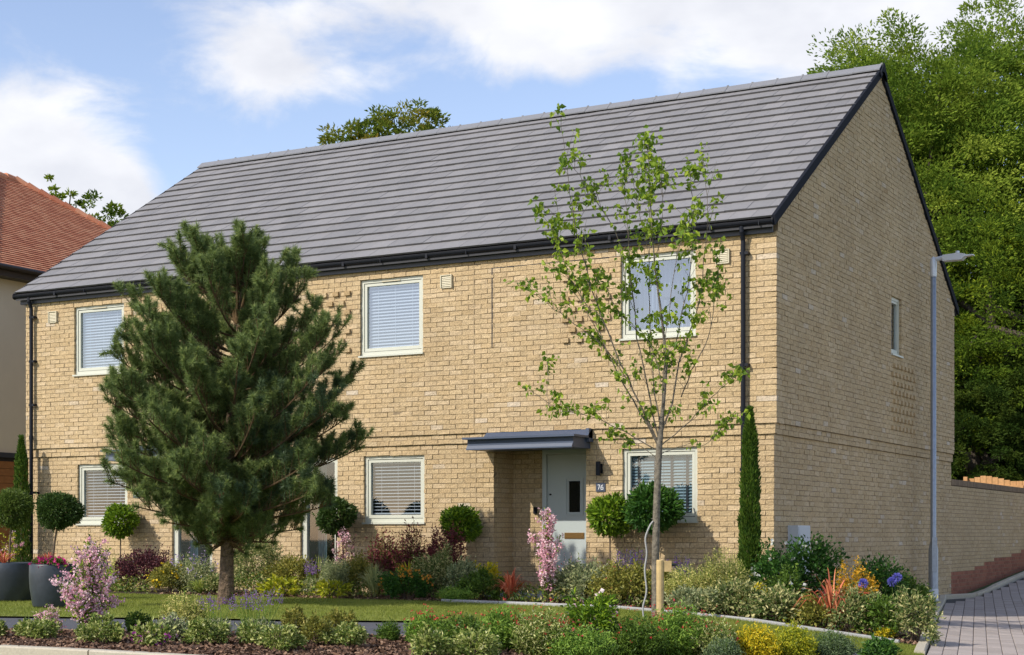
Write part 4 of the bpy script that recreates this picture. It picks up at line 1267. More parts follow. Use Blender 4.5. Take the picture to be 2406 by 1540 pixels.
def k_arching(root, rx, ry, hz, lmat, fmat, nf, dens, lsz, branches=16, fs=.028, upright=.5, leanx=0.0, **k):
    """open shrub of arching shoots with leaves and flower clusters along them"""
    st = MB(); lb = MB(); fb = MB()
    for b in range(branches):
        a = RNG.uniform(0, 2*pi); q = RNG.uniform(.15, 1.0); L = RNG.uniform(.55, 1.0) if b > 3 else RNG.uniform(.92, 1.0)
        if b <= 3: q *= .45
        e = np.array([cos(a)*rx*q+leanx*L, sin(a)*ry*q, hz*L*(1-.35*q*(1-upright))])
        P0 = np.array([RNG.normal(0, .03), RNG.normal(0, .03), -.02])
        P1 = P0*.3+np.array([e[0]*.25, e[1]*.25, e[2]*.65]); ts = np.linspace(0, 1, 7)[:, None]
        C = P0*(1-ts)**2+2*P1*ts*(1-ts)+e*ts**2
        st.tube(C, np.linspace(.006, .002, 7), 4, .5, cap=False)
        n = int(34*dens*L); t = RNG.uniform(.12, 1, n)[:, None]
        Pq = P0*(1-t)**2+2*P1*t*(1-t)+e*t**2
        leaves(lb, Pq+RNG.normal(0, .018, Pq.shape), rdir(n, .25), RNG.uniform(.6, 1.2, n)*(lsz or .05), .42)
        ncl = max(1, int(nf/branches))
        t = RNG.uniform(.3, 1.0, ncl)[:, None]
        Pq = P0*(1-t)**2+2*P1*t*(1-t)+e*t**2+RNG.normal(0, .02, (ncl, 3))
        for c in Pq:
            m_ = 14; tn = RNG.random()*.6
            leaves(fb, c+RNG.normal(0, fs*.65, (m_, 3)), rdir(m_, .25), fs*RNG.uniform(.6, 1.1, m_), .85, np.clip(tn+RNG.random(m_)*.4, 0, 1))
    st.build('stems', M['twig'], root); lb.build('foliage', lmat, root)
    if nf: fb.build('flowers', fmat, root)
def k_haze(root, rx, ry, hz, lmat, fmat, nf, dens, lsz, fs=.014, **k):
    """fine airy mass of thin shoots with small leaves, flowers dotted on the tips"""
    nsh = int(150*dens); lb = MB(); st = MB(); tips = []
    for _ in range(nsh):
        a = RNG.uniform(0, 2*pi); q = sqrt(RNG.random()); L = RNG.uniform(.55, 1.05)
        e = np.array([cos(a)*rx*q, sin(a)*ry*q, hz*L*(1-.42*q*q)])
        b = np.array([e[0]*.45, e[1]*.45, 0])
        st.tube([b, (b+e)/2+[0, 0, .03], e], .0022, 3, .5, cap=False); tips.append(e)
        n = 34; t = RNG.uniform(.1, 1, n)[:, None]; P = b*(1-t)+e*t
        leaves(lb, P+RNG.normal(0, .022, P.shape), rdir(n, .6), RNG.uniform(.6, 1.3, n)*(lsz or .035), .38)
    P, d = dome(int(1100*dens), rx*.88, ry*.88, hz*.70, .1); P[:, 2] = np.maximum(P[:, 2], .01)
    leaves(lb, P, rdir(len(P), .5), RNG.uniform(.6, 1.2, len(P))*(lsz or .035), .4)
    st.build('stems', LM['green'], root); lb.build('foliage', lmat, root)
    if nf:
        fb = MB(); T_ = np.array(tips)[RNG.integers(0, nsh, nf)]
        T_ = T_+np.c_[RNG.normal(0, .02, nf), RNG.normal(0, .02, nf), RNG.uniform(.0, .10, nf)]
        for q in range(3): leaves(fb, T_+RNG.normal(0, fs*.4, T_.shape), rdir(nf, .1), fs*RNG.uniform(.8, 1.5, nf), .75)
        fb.build('flowers', fmat, root)
KINDS = dict(mound=k_mound, spires=k_spires, blades=k_blades, topiary=k_topiary, column=k_column, arching=k_arching, haze=k_haze)

Y = lambda y: ('y', y)
Vb = lambda v: ('v', v)
# bed against the front of the house, left to right
plant('columnar_cypress', 'slim dark green cypress column at the left end of the brick house front', 'cypress', 50, Y(-.4), 1028, 44, 'column', 'cypress', dens=.5)
plant('standard_bay_tree', 'small clipped bay ball on a thin stem below the lower left window', 'topiary tree', 283, Y(-.38), 1187, 74, 'topiary', 'bay', ball=.52, lsz=.075)
plant('pink_flowering_shrub', 'loose pale pink flowering shrub behind the planter at the far left', 'shrub', 22, Y(-1.3), 1235, 85, 'arching', 'lime', 'pink', 46, 1.2)
plant('feathery_shrub', 'pale yellow green feathery shrub left of the dark purple bush', 'shrub', 285, Y(-1.5), 1308, 80, 'haze', 'pale', 'mauve', 16, .9)
plant('purple_leaf_shrub', 'dark purple leaved bush beside the small clipped bay under the left window', 'shrub', 340, Y(-1.5), 1312, 104, 'mound', 'purple', dens=1.0, lsz=.045)
plant('yellow_flower_clump', 'low clump with bright yellow flowers right of the dark purple bush', 'flowers', 395, Y(-1.95), 1338, 66, 'mound', 'olive', 'yellowf', 36, lsz=.04, fs=.04)
plant('aster_clump', 'leafy clump of small pale blue and mauve daisies in front of the glazed door', 'flowers', 455, Y(-1.7), 1308, 104, 'haze', 'silver', 'mauve', 110, 1.5, fs=.022)
plant('green_grass_clump', 'fresh green strappy grass clump left of the pine trunk', 'ornamental grass', 470, Y(-2.1), 1352, 90, 'blades', 'greengrass', dens=1.8, wd=.008)
plant('white_speckled_shrub', 'rounded shrub with white speckled leaves just right of the pine trunk', 'shrub', 602, Y(-1.2), 1284, 112, 'mound', 'varieg', dens=1.0, lsz=.04)
plant('olive_shrub', 'olive green shrub in front of the brick wall between the pine and the tall window', 'shrub', 690, Y(-1.2), 1326, 96, 'mound', 'olive', dens=1.0, lsz=.045)
plant('hosta', 'low bright lime green leafy plant on the lawn edge right of the pine', 'plant', 664, Y(-2.1), 1366, 74, 'mound', 'lime', dens=.5, lsz=.09, asp=.45)
plant('lavender', 'silvery lavender with mauve spikes below the tall narrow window', 'lavender', 738, Y(-1.8), 1308, 70, 'spires', 'silver', 'purplef', 20, 1.0)
plant('spiky_grass', 'upright spiky yellow green grass at the foot of the tall narrow window', 'ornamental grass', 752, Y(-1.0), 1296, 84, 'blades', 'greengrass', dens=.8, arch=.2, wd=.007)
plant('standard_bay_tree', 'dark clipped bay ball half hidden behind the right side of the pine', 'topiary tree', 790, Y(-.38), 1172, 84, 'topiary', 'box', ball=.52, lsz=.075)
plant('pink_flowering_shrub', 'small pink flowering shrub between the tall narrow window and the purple bushes', 'shrub', 806, Y(-1.0), 1238, 78, 'arching', 'purple', 'pink', 62, .9, upright=.9)
plant('silver_shrub', 'silvery green low shrub left of the fine pale grass', 'shrub', 800, Y(-1.8), 1330, 74, 'mound', 'silver', dens=.9, lsz=.04, asp=.3)
plant('hosta', 'small bright green leafy plant at the lawn edge below the silvery shrub', 'plant', 782, Y(-2.15), 1372, 66, 'mound', 'lime', dens=.4, lsz=.08)
plant('olive_shrub', 'small olive green bush under the lower middle window beside the fine grass', 'shrub', 836, Y(-1.7), 1322, 60, 'mound', 'olive', dens=.9, lsz=.04)
plant('fine_grass', 'fine pale green grass fountain below the lower middle window', 'ornamental grass', 880, Y(-2.0), 1316, 98, 'blades', 'bluegrass', dens=5.0, wd=.004, arch=.5)
for u_, vt_, w_, d_ in ((902, 1256, 84, .9), (968, 1248, 88, .9)):
    plant('purple_leaf_shrub', 'wine purple leafy shrub under the %s of the lower middle window sill' % ('left part' if u_ < 930 else 'right part'), 'shrub', u_, Y(-.8), vt_, w_, 'haze', 'burgundy', None, 0, 1.1, .05, group='wine purple shrubs under the window')
plant('purple_leaf_shrub', 'small round burgundy bush left of the bright green bay ball', 'shrub', 1046, Y(-.8), 1268, 60, 'mound', 'burgundy', dens=.8, lsz=.04)
plant('yellow_spiky_plant', 'yellow striped spiky leaved plant below the wine purple shrubs', 'plant', 958, Y(-1.6), 1306, 92, 'blades', 'lime', dens=1.3, arch=.5, wd=.010)
plant('orange_flower_clump', 'dark green clump with orange and red flowers at the lawn edge', 'flowers', 958, Y(-2.1), 1352, 92, 'mound', 'glossy', 'orange', 46, 1.0, lsz=.04, fs=.04, flow_top=.55)
plant('silver_shrub', 'bushy silver and green variegated shrub left of the bay ball stem', 'shrub', 1028, Y(-1.6), 1318, 88, 'mound', 'varieg', dens=1.0, lsz=.055, asp=.3)
plant('blue_grey_shrub', 'grey green small shrub at the foot of the bright green bay ball', 'shrub', 1086, Y(-1.7), 1336, 66, 'mound', 'silver', dens=.9, lsz=.04)
plant('standard_bay_tree', 'bright green clipped bay ball on a thin stem left of the porch', 'topiary tree', 1083, Y(-.38), 1190, 90, 'topiary', 'bay', ball=.52, lsz=.075)
plant('fine_green_plant', 'low feathery green plant at the lawn edge below the silver shrub', 'plant', 1076, Y(-2.15), 1380, 84, 'haze', 'salvia', dens=.6)
plant('yellow_leaf_plant', 'bright yellow leaved low plant left of the porch recess', 'plant', 1128, Y(-1.3), 1342, 76, 'mound', 'yellow', dens=.9, lsz=.05)
plant('small_green_shrub', 'small green shrub under the bright yellow plant by the porch', 'shrub', 1135, Y(-1.8), 1358, 84, 'mound', 'green', dens=.9, lsz=.045)
plant('red_cordyline', 'clump of arching red leaved grass left of the tall pink shrub', 'plant', 1200, Y(-1.95), 1330, 104, 'blades', 'redgrass', dens=1.7, wd=.010, arch=.7)
plant('pink_weigela', 'tall narrow pink flowering shrub standing in front of the porch door', 'flowering shrub', 1284, Y(-2.0), 1182, 104, 'arching', 'bay', 'pink', 270, 1.3, branches=22, upright=.3, fs=.036)
plant('silver_shrub', 'wide silver green shrub below the grey front door', 'shrub', 1368, Y(-1.6), 1342, 128, 'mound', 'silver', 'red', 5, 1.0, lsz=.06, asp=.3)
plant('pink_spike_plant', 'thin plant with small dusky pink spikes in front of the door foot', 'flowers', 1336, Y(-1.2), 1298, 60, 'spires', 'silver', 'pink', 10, .4, spire=.2)
plant('standard_bay_tree', 'clipped bay ball on a thin stem right of the front door under the number plate', 'topiary tree', 1433, Y(-.38), 1163, 94, 'topiary', 'bay', ball=.58, lsz=.085)
plant('purple_salvia', 'clump of deep violet flower spikes under the lower right window', 'flowers', 1478, Y(-.9), 1286, 84, 'spires', 'green', 'violet', 46, .9, spire=.5, fs=.02)
plant('purple_salvia', 'sparse violet flower spikes right of the young tree trunk', 'flowers', 1600, Y(-.6), 1300, 70, 'spires', 'pale', 'violet', 18, .5, spire=.4, fs=.02)
plant('standard_laurel', 'broad clipped laurel ball behind the young tree trunk in front of the window', 'topiary tree', 1537, Y(-.55), 1142, 124, 'topiary', 'glossy', ball=.60, lsz=.09, stem=.013)
plant('olive_shrub', 'olive and reddish tipped shrub left of the young tree stake', 'shrub', 1468, Y(-1.8), 1346, 120, 'mound', 'olive', 'red', 12, 1.0, lsz=.05)
plant('feathery_shrub', 'large pale feathery shrub in front of the wall right of the stake', 'shrub', 1622, Y(-1.5), 1338, 124, 'haze', 'pale', dens=2.2)
plant('feathery_shrub', 'tallest pale feathery shrub between the stake and the dark cypress', 'shrub', 1697, Y(-1.3), 1306, 112, 'haze', 'pale', dens=2.2)
plant('white_edged_shrub', 'shrub with white edged leaves at the foot of the pale feathery shrubs', 'shrub', 1732, Y(-2.05), 1388, 116, 'mound', 'varieg', dens=1.0, lsz=.06, asp=.4)
plant('green_leaf_shrub', 'dark leafed variegated shrub just behind the grey edging right of the stake', 'shrub', 1640, Y(-2.05), 1392, 110, 'mound', 'silver', dens=.9, lsz=.05)
plant('yellow_leaf_plant', 'bright lime yellow small plant at the foot of the dark cypress', 'plant', 1776, Y(-1.9), 1386, 48, 'mound', 'yellow', dens=.9, lsz=.05)
plant('columnar_cypress', 'tall dark green cypress column in front of the right hand downpipe', 'cypress', 1762, Y(-.62), 962, 50, 'column', 'cypress', dens=1.1)
plant('camellia', 'tall glossy dark shrub with white flowers in front of the meter box', 'flowering shrub', 1900, ('y', -.2), 1304, 112, 'mound', 'glossy', 'white', 16, 1.0, lsz=.07, fs=.05, noise=.2)
plant('camellia', 'glossy dark shrub dotted with white flowers beside the house corner', 'flowering shrub', 1826, ('y', -.9), 1318, 78, 'mound', 'glossy', 'white', 12, 1.0, lsz=.06, fs=.05, noise=.22)
plant('lime_shrub', 'fresh green shrub with white blooms below the corner shrub', 'shrub', 1852, Y(-1.5), 1366, 70, 'mound', 'green', 'white', 6, .9, lsz=.05, fs=.05)
plant('white_edged_shrub', 'small shrub with cream blotched leaves in front of the house corner', 'shrub', 1826, Y(-2.05), 1396, 96, 'mound', 'varieg', dens=.9, lsz=.065, asp=.5)
plant('gold_shrub', 'golden orange leaved shrub behind the red spiky plant', 'shrub', 2008, Y(-.9), 1356, 84, 'mound', 'gold', dens=.5, lsz=.04)
plant('red_phormium', 'big arching red and pink spiky plant by the brick gable', 'plant', 1955, Y(-2.12), 1322, 200, 'blades', 'redgrass', dens=.85, wd=.013, arch=1.0)
plant('dark_green_shrub', 'dark green leafy shrub right of the golden shrub at the gable', 'shrub', 2068, Y(.4), 1346, 88, 'mound', 'glossy', dens=1.0, lsz=.06)
plant('green_leaf_shrub', 'mid green leafy shrub at the foot of the lamp post', 'shrub', 2132, Y(.9), 1376, 86, 'mound', 'green', dens=1.0, lsz=.055)
def agapanthus(u, y, vt, lab):
    x, yy, z, Z = gy(u, y); t = thing('agapanthus', lab, 'flowers', (x, yy, z)); hz = proj_z(vt, Z)-z
    s_ = MB(); s_.tube([[0, 0, 0], [.01, 0, hz*.5], [0, 0, hz-.03]], .004, 5); s_.build('stem', LM['green'], t)
    f_ = MB(); d = rdir(170, .35); leaves(f_, d*.030+[0, 0, hz-.03], d, .040, .4); f_.build('flower_head', LM['blue'], t)
    l_ = MB(); n = 14
    k_blades_local(l_, n, .22, hz*.6); l_.build('leaves', LM['greengrass'], t)
def k_blades_local(mb, n, r, hz):
    for _ in range(n):
        a = RNG.uniform(0, 6.28); ts = np.linspace(0, 1, 6)
        pts = np.c_[np.cos(a)*r*ts, np.sin(a)*r*ts, hz*(1.6*ts-.9*ts**2.2)]; tw = np.array([-sin(a), cos(a), 0])*.009
        V = np.empty((12, 3)); k = np.array([.7, 1, 1, .9, .6, .05])[:, None]; V[0::2] = pts-tw*k; V[1::2] = pts+tw*k
        mb.add(V, [[2*i, 2*i+1, 2*i+3, 2*i+2] for i in range(5)], RNG.random())
agapanthus(2108, -.3, 1352, 'round blue flower head on a stem nearest the lamp post')
agapanthus(2028, -1.2, 1366, 'round blue flower head in front of the golden shrub')
agapanthus(2096, -.35, 1362, 'round blue flower head just left of the one nearest the lamp post')
plant('olive_shrub', 'green and bronze low shrub at the foot of the red spiky plant', 'shrub', 1918, Y(-2.0), 1416, 96, 'mound', 'olive', dens=.9, lsz=.06, asp=.5)
plant('silver_shrub', 'grey green variegated low shrub right of the red spiky plant', 'shrub', 1998, Y(-2.05), 1408, 96, 'mound', 'varieg', dens=.9, lsz=.055)
plant('green_leaf_shrub', 'mid green low shrub left of the white leaved bush by the driveway', 'shrub', 2070, Y(-2.0), 1424, 92, 'mound', 'green', dens=.9, lsz=.06)
plant('green_grass_clump', 'green strappy tuft between the right hand low shrubs', 'ornamental grass', 2088, Y(-1.3), 1392, 80, 'blades', 'greengrass', dens=1.0, wd=.008)
plant('white_leaf_shrub', 'silvery white leaved bush at the corner beside the driveway kerb', 'shrub', 2148, Y(-2.0), 1416, 84, 'mound', 'varieg', dens=1.0, lsz=.06, asp=.35, noise=.2)
plant('yellow_leaf_plant', 'tiny yellow flowered plant at the grey edging by the white leaved bush', 'plant', 2075, Y(-2.1), 1478, 34, 'mound', 'yellow', dens=.7, lsz=.04)
plant('green_grass_clump', 'strappy green clump left of the red spiky plant', 'ornamental grass', 1885, Y(-1.6), 1392, 90, 'blades', 'greengrass', dens=1.2, wd=.008)
plant('small_green_shrub', 'low green bush behind the white edged shrub at the house corner', 'shrub', 1795, Y(-1.2), 1376, 70, 'mound', 'green', dens=.9, lsz=.05)
plant('small_green_shrub', 'small mixed green bush filling the bed under the lower right window', 'shrub', 1545, Y(-1.1), 1352, 96, 'mound', 'olive', dens=.9, lsz=.05)
plant('small_green_shrub', 'low green and cream bush left of the pine trunk at the lawn edge', 'shrub', 508, Y(-2.0), 1358, 64, 'mound', 'varieg', dens=.8, lsz=.045)

# front bed beside the kerb
plant('pink_weigela', 'tall arching pale pink flowering shrub in the front bed before the dark planter', 'flowering shrub', 212, Vb(1497), 1235, 200, 'arching', 'bay', 'pink', 420, 1.9, branches=46, fs=.028, upright=-.15, lsz=.042, depth=1.0)
plant('pink_weigela', 'low pale pink flowering shoots trailing over the mulch at the far left', 'flowering shrub', 118, Vb(1498), 1418, 120, 'arching', 'euonymus', 'pink', 70, 1.1, branches=16, fs=.022, upright=.4, lsz=.035)
def euo(u, vb, vt, w, lab): plant('euonymus', lab, 'shrub', u, Vb(vb), vt, w, 'mound', 'euonymus', dens=.9, lsz=.034, asp=.55, group='low variegated shrubs in the mulch')
euo(92, 1506, 1456, 92, 'low cream edged shrub at the far left of the mulch bed')
euo(236, 1516, 1462, 96, 'low cream edged shrub at the foot of the tall pink shrub')
euo(482, 1520, 1463, 92, 'low cream edged shrub below the pale feathery plant, left of the grey green one')
euo(592, 1520, 1468, 70, 'low pale green shrub at the foot of the purple flower haze, behind its neighbour')
euo(656, 1532, 1470, 92, 'low cream edged shrub nearest the kerb below the purple flowers')
euo(812, 1523, 1474, 92, 'low white edged shrub in front of the bare tarmac gap')
euo(-8, 1502, 1462, 40, 'cream edged shrub cut by the left edge of the picture')
plant('small_dark_shrub', 'small dark green upright bush on the path edge right of the pink shrub', 'shrub', 322, Vb(1494), 1440, 46, 'mound', 'green', dens=.8, lsz=.035)
plant('magenta_flower_plant', 'small plant with magenta flowers at the front of the mulch', 'flowers', 352, Vb(1522), 1470, 78, 'mound', 'euonymus', 'magenta', 26, .8, lsz=.045, fs=.03, flow_top=.05)
plant('feathery_shrub', 'pale yellow green feathery plant in the front bed left of the pine trunk', 'shrub', 432, Vb(1497), 1390, 112, 'haze', 'pale', dens=1.8, lsz=.028)
plant('grey_green_shrub', 'grey green leafy bush with mauve spikes below the feathery plant', 'shrub', 412, Vb(1510), 1455, 80, 'mound', 'silver', 'purplef', 8, .9, lsz=.035)
plant('purple_catmint', 'sprays of lilac flowers at the foot of the pine trunk', 'flowers', 508, Vb(1500), 1388, 84, 'spires', 'silver', 'purplef', 24, 1.0, spire=.2, fs=.012, lean=1.6, fol=.42)
plant('purple_catmint', 'wide haze of lilac purple flower sprays right of the pine trunk', 'flowers', 604, Vb(1508), 1380, 120, 'spires', 'silver', 'purplef', 46, 1.2, spire=.2, fs=.012, lean=1.6, fol=.42)
plant('olive_shrub', 'small olive green bush between the purple flowers and the tarmac', 'shrub', 694, Vb(1500), 1438, 62, 'mound', 'olive', dens=.8, lsz=.035)
plant('olive_shrub', 'small upright olive bush in the mulch left of the white edged shrub', 'shrub', 740, Vb(1520), 1458, 66, 'mound', 'olive', dens=.8, lsz=.035, up=.8)
plant('olive_shrub', 'olive sprigs rising behind the white edged shrub', 'shrub', 800, Vb(1502), 1438, 66, 'mound', 'olive', dens=.6, lsz=.035, up=.8)
plant('small_green_shrub', 'small open green bush alone on the mulch edge before the tarmac', 'shrub', 915, Vb(1509), 1456, 56, 'haze', 'green', dens=.4, lsz=.028)
for i_, (u_, vb_, vt_, w_, nf_, lb_) in enumerate([
    (1000, 1518, 1440, 92, 40, 'bushy plant with small red flower spikes at the left end of the red flowered group'),
    (1085, 1535, 1444, 130, 26, 'leafy green red flowered bush second from the left of its group'),
    (1180, 1528, 1428, 140, 40, 'red flowered bush in front of the porch, directly under the red grass'),
    (1275, 1545, 1426, 150, 44, 'fine leaved red flowered bush directly before the tall pink shrub'),
    (1370, 1562, 1470, 150, 16, 'low red flowered bush below the broad leaved pink bush'),
    (1490, 1550, 1444, 150, 30, 'red flowered bush directly left of the timber stake'),
    (1590, 1545, 1418, 150, 50, 'tall fine leaved bush with pink red flowers right of the timber stake'),
    (1672, 1555, 1448, 120, 26, 'red flowered bush at the right end of its group beside the yellow plants')]):
    plant('red_salvia', lb_, 'flowers', u_, Vb(vb_), vt_, w_, 'haze', ('salvia', 'green', 'salvia', 'euonymus')[i_ % 4], 'red', int(nf_*1.3), 1.5, .036, group='red flowered fine leaved bushes in the front bed', fs=.016, depth=1.0)
plant('euonymus', 'pale green leafy bush low in the left of the red flowered group', 'shrub', 1118, Vb(1560), 1482, 110, 'mound', 'euonymus', dens=.9, lsz=.04)
plant('euonymus', 'cream edged leafy bush at the bottom under the red flowered bushes', 'shrub', 1010, Vb(1552), 1486, 90, 'mound', 'euonymus', dens=.9, lsz=.04)
plant('pink_flower_bush', 'broad green leaved bush with a few pink blooms in front of the silver shrub', 'flowering shrub', 1395, Vb(1535), 1412, 112, 'mound', 'bay', 'pink', 12, .8, lsz=.07, asp=.3, fs=.045, noise=.2)
plant('yellow_shrub', 'left of the two bright yellow feathery shrubs in the front bed', 'shrub', 1772, Vb(1560), 1466, 112, 'haze', 'yellow', dens=2.4, lsz=.035)
plant('yellow_shrub', 'right of the two bright yellow feathery shrubs in the front bed', 'shrub', 1862, Vb(1560), 1468, 104, 'haze', 'lime', dens=2.4, lsz=.035)
plant('blue_conifer', 'low blue green conifer right of the yellow shrubs', 'conifer', 1955, Vb(1562), 1482, 108, 'haze', 'conifer', dens=2.4, lsz=.03)
plant('blue_conifer', 'small grey green bush at the bottom left of the yellow shrubs', 'conifer', 1700, Vb(1572), 1498, 84, 'haze', 'conifer', dens=1.4, lsz=.03)
plant('dark_leaf_shrub', 'small dark leaved shrub on the lawn edge at the bottom right', 'shrub', 2066, Vb(1556), 1502, 76, 'haze', 'glossy', dens=.8, lsz=.06)

# big planters with clipped balls
def planter(u, vb, vt, w, lab):
    x, y, z, Z = gp(u, vb); m = Z/FL; R = w*m/2; H = (vb-vt)*m
    t = thing('round_planter', lab, 'planter', (x, y, z), 'dark blue grey planters')
    b = MB(); b.lathe([(0, 0), (R*.80, 0), (R*.86, .03), (R*.97, H*.45), (R, H*.72), (R*.985, H-.02), (R*.96, H), (R*.90, H), (R*.89, H-.06)], 40); b.build('pot', M['pot'], t, smooth=True)
    b = MB(); b.lathe([(0, H-.05), (R*.895, H-.05)], 30); b.build('potting_soil', M['soil'], t)
    return x, y, z, Z, R, H
for (u, vb, vt, w, ub, bt, bb, bw, leaf, lab, lab2) in ((22, 1412, 1322, 132, 34, 1153, 1240, 88, 'boxlight', 'dark blue grey round planter cut by the left edge of the picture', 'clipped light green ball tree in the planter at the left picture edge'),
        (124, 1427, 1325, 108, 150, 1157, 1243, 104, 'box', 'dark blue grey round planter standing on the lawn by the pink shrub', 'clipped dark green ball tree in the planter beside the pink shrub')):
    x, y, z, Z, R, H = planter(u, vb, vt, w, lab)
    m = Z/FL; t = thing('standard_box_tree', lab2, 'topiary tree', (x, y, z+H-.05))
    hz = proj_z(bt, Z)-(z+H-.05)
    k_topiary(t, bw*m/2, 0, hz, LM[leaf], None, 0, 1.0, .038, ball=(bb-bt)*m, stem=.012, lean=(ub-u)*m*.8)
    t = thing('red_grass', 'tuft of red grass in the planter %s' % ('cut by the picture edge' if u < 60 else 'standing by the pink shrub'), 'plant', (x-.05, y-.05, z+H-.04), 'red grass tufts in the planters')
    k_blades(t, R*.7, R*.7, .22, LM['redgrass'], None, 0, .8, None, arch=.3, wd=.006)
    if u > 60:
        t = thing('magenta_bedding', 'mound of magenta flowers filling the planter beside the pink shrub', 'flowers', (x+.08, y-.12, z+H-.05))
        k_mound(t, R*.7, R*.5, .11, LM['green'], LM['hotpink'], 110, .5, .03, fs=.035, flow_top=.1)

# ------------------------------------------------------------------ pine in the lawn
def pine():
    x, y, z, Z = gp(530, 1421); m = Z/FL
    t = thing('pine_tree', 'bushy dark green pine tree standing on the lawn before the brick house', 'tree', (x, y, z))
    H = proj_z(530, Z)-z
    tr = MB(); a = np.linspace(0, 1, 14)
    ax_x = np.interp(a, [0, .12, .3, .6, 1], [0, .005, .02, .10, .30]); 
    tr.tube(np.c_[ax_x, .02*np.sin(a*9), a*H*.94-.08], np.interp(a, [0, .05, .2, .5, 1], [.125, .10, .082, .045, .010]), 14, .5)
    tr.build('trunk', M['pbark'], t, smooth=True)
    def axis(zz): return np.array([np.interp(zz/(H*.94), [0, .12, .3, .6, 1], [0, .005, .02, .10, .30]), 0, zz])
    # crown half-widths read from the photograph: left and right of the trunk axis, by height in metres
    hv = (1421-np.array([1305, 1230, 1180, 1100, 1000, 900, 800, 700, 640, 590, 530]))*m
    lf = np.array([-.05, 1.02, 1.34, 1.50, 1.50, 1.62, 1.50, 1.15, .80, .45, -.10])
    rt = np.array([.45, 1.18, 1.76, 1.92, 1.95, 1.90, 1.66, 1.32, .95, .80, .55])
    br = MB(); nd = MB(); ndb = MB()
    shoots = []
    nb = 150
    for b in range(nb):
        f_ = b/(nb-1)
        zt = .66+(H-.95)*f_**1.12
        a_ = b*2.39996+RNG.normal(0, .25)
        dx, dy = cos(a_), sin(a_)
        R = np.interp(zt, hv, rt) if dx > 0 else np.interp(zt, hv, lf)
        Rd = .5*(np.interp(zt, hv, rt)+np.interp(zt, hv, lf))
        q = RNG.uniform(.82, .98) if b % 3 else RNG.uniform(.45, .72)
        e = np.array([dx*R*q, dy*max(Rd, .2)*q, zt])
        rise = (-.02+.75*f_)*math.hypot(e[0], e[1])+.02
        base = axis(max(.85, zt-rise)); e = e+[0, 0, 0]
        P1 = base*.45+e*.55-[0, 0, .40*rise]
        ts = np.linspace(0, 1, 9)[:, None]; C = base*(1-ts)**2+2*P1*ts*(1-ts)+e*ts**2
        br.tube(C, np.linspace(.028*(1-.5*f_), .006, 9), 6, .5, cap=False)
        Ln = np.linalg.norm(e-base); ns = int(9+Ln*13)
        shoots.append((C[-2], e, 1.0))
        for s_ in range(ns):
            tt = RNG.uniform(.22, .98); p = base*(1-tt)**2+2*P1*tt*(1-tt)+e*tt**2
            tan_ = (e-base)/Ln; sd = RNG.normal(size=3); sd -= tan_*sd.dot(tan_); sd /= np.linalg.norm(sd)+1e-6
            dr = tan_*.50+sd*.55+[0, 0, .95]; dr /= np.linalg.norm(dr)
            L = RNG.uniform(.20, .42)*(1.15-.35*tt)
            tip = p+dr*L+[0, 0, .05]
            br.tube([p, (p+tip)/2-[0, 0, .01], tip], [.006, .005, .004], 4, .8, cap=False)
            shoots.append((p, tip, 1.0))
            if RNG.random() < .5:
                sd2 = RNG.normal(size=3)*.6+dr+[0, 0, .4]; sd2 /= np.linalg.norm(sd2); t2 = (p+tip)/2+sd2*RNG.uniform(.14, .24)
                br.tube([(p+tip)/2, t2], [.004, .0035], 4, .8, cap=False); shoots.append(((p+tip)/2, t2, 1.0))
    # leading shoots at the top
    for (dx, hh) in ((.30, 1.0), (.16, .94), (.52, .93), (.02, .92), (-.12, .90), (.36, .88), (-.28, .86), (.25, .80)):
        b0 = axis(H*.74); e = np.array([dx, RNG.uniform(-.2, .2), H*hh-.02]); P1 = (b0+e)/2-[0, 0, .08]+[(dx-.3)*.25, 0, 0]
        ts = np.linspace(0, 1, 7)[:, None]; C = b0*(1-ts)**2+2*P1*ts*(1-ts)+e*ts**2
        br.tube(C, np.linspace(.02, .007, 7), 6, .8, cap=False)
        for q in range(3, 7): shoots.append((C[q-1], C[q], 1.25))
        shoots.append((e-[0, 0, .16], e, 1.7))
    br.build('branches', M['pbranch'], t)
    for (p, tip, k) in shoots:
        d = tip-p; L = np.linalg.norm(d); d = d/L
        blue = tip[0] > .85 and 1.2 < tip[2] < 3.0 and RNG.random() < .35  # some right-hand shoots take the darker needles, shade painted by colour
        for part in (0, 1):
            n = int((38 if part == 0 else 120)*k)
            if part == 0: s_ = RNG.uniform(.15, .85, n); fw = .6
            else: s_ = 1-RNG.uniform(-.04, 1, n)*min(.13/L, .5); fw = .55
            C = p+d*(L*s_)[:, None]
            dd = d*fw+rdir(n)*.8
            tn = np.clip(RNG.beta(2, 3.4, n)+(.08 if part else 0)+(.25*(1-s_ < .03) if part else 0), 0, 1)
            V, F, T = blades(C, dd, RNG.uniform(.06, .105, n)*(1.15 if k > 1.4 else 1), .0080, tn)
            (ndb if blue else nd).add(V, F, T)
        # young growing tip
        n = 16; V, F, T = blades(np.repeat([tip], n, 0), d+rdir(n)*.35, .045, .006, .95)
        if RNG.random() < .6 and not blue: nd.add(V, F, T)
    nd.build('needles', M['needle'], t); ndb.build('shade_toned_needles', M['needle_shade'], t)
pine()

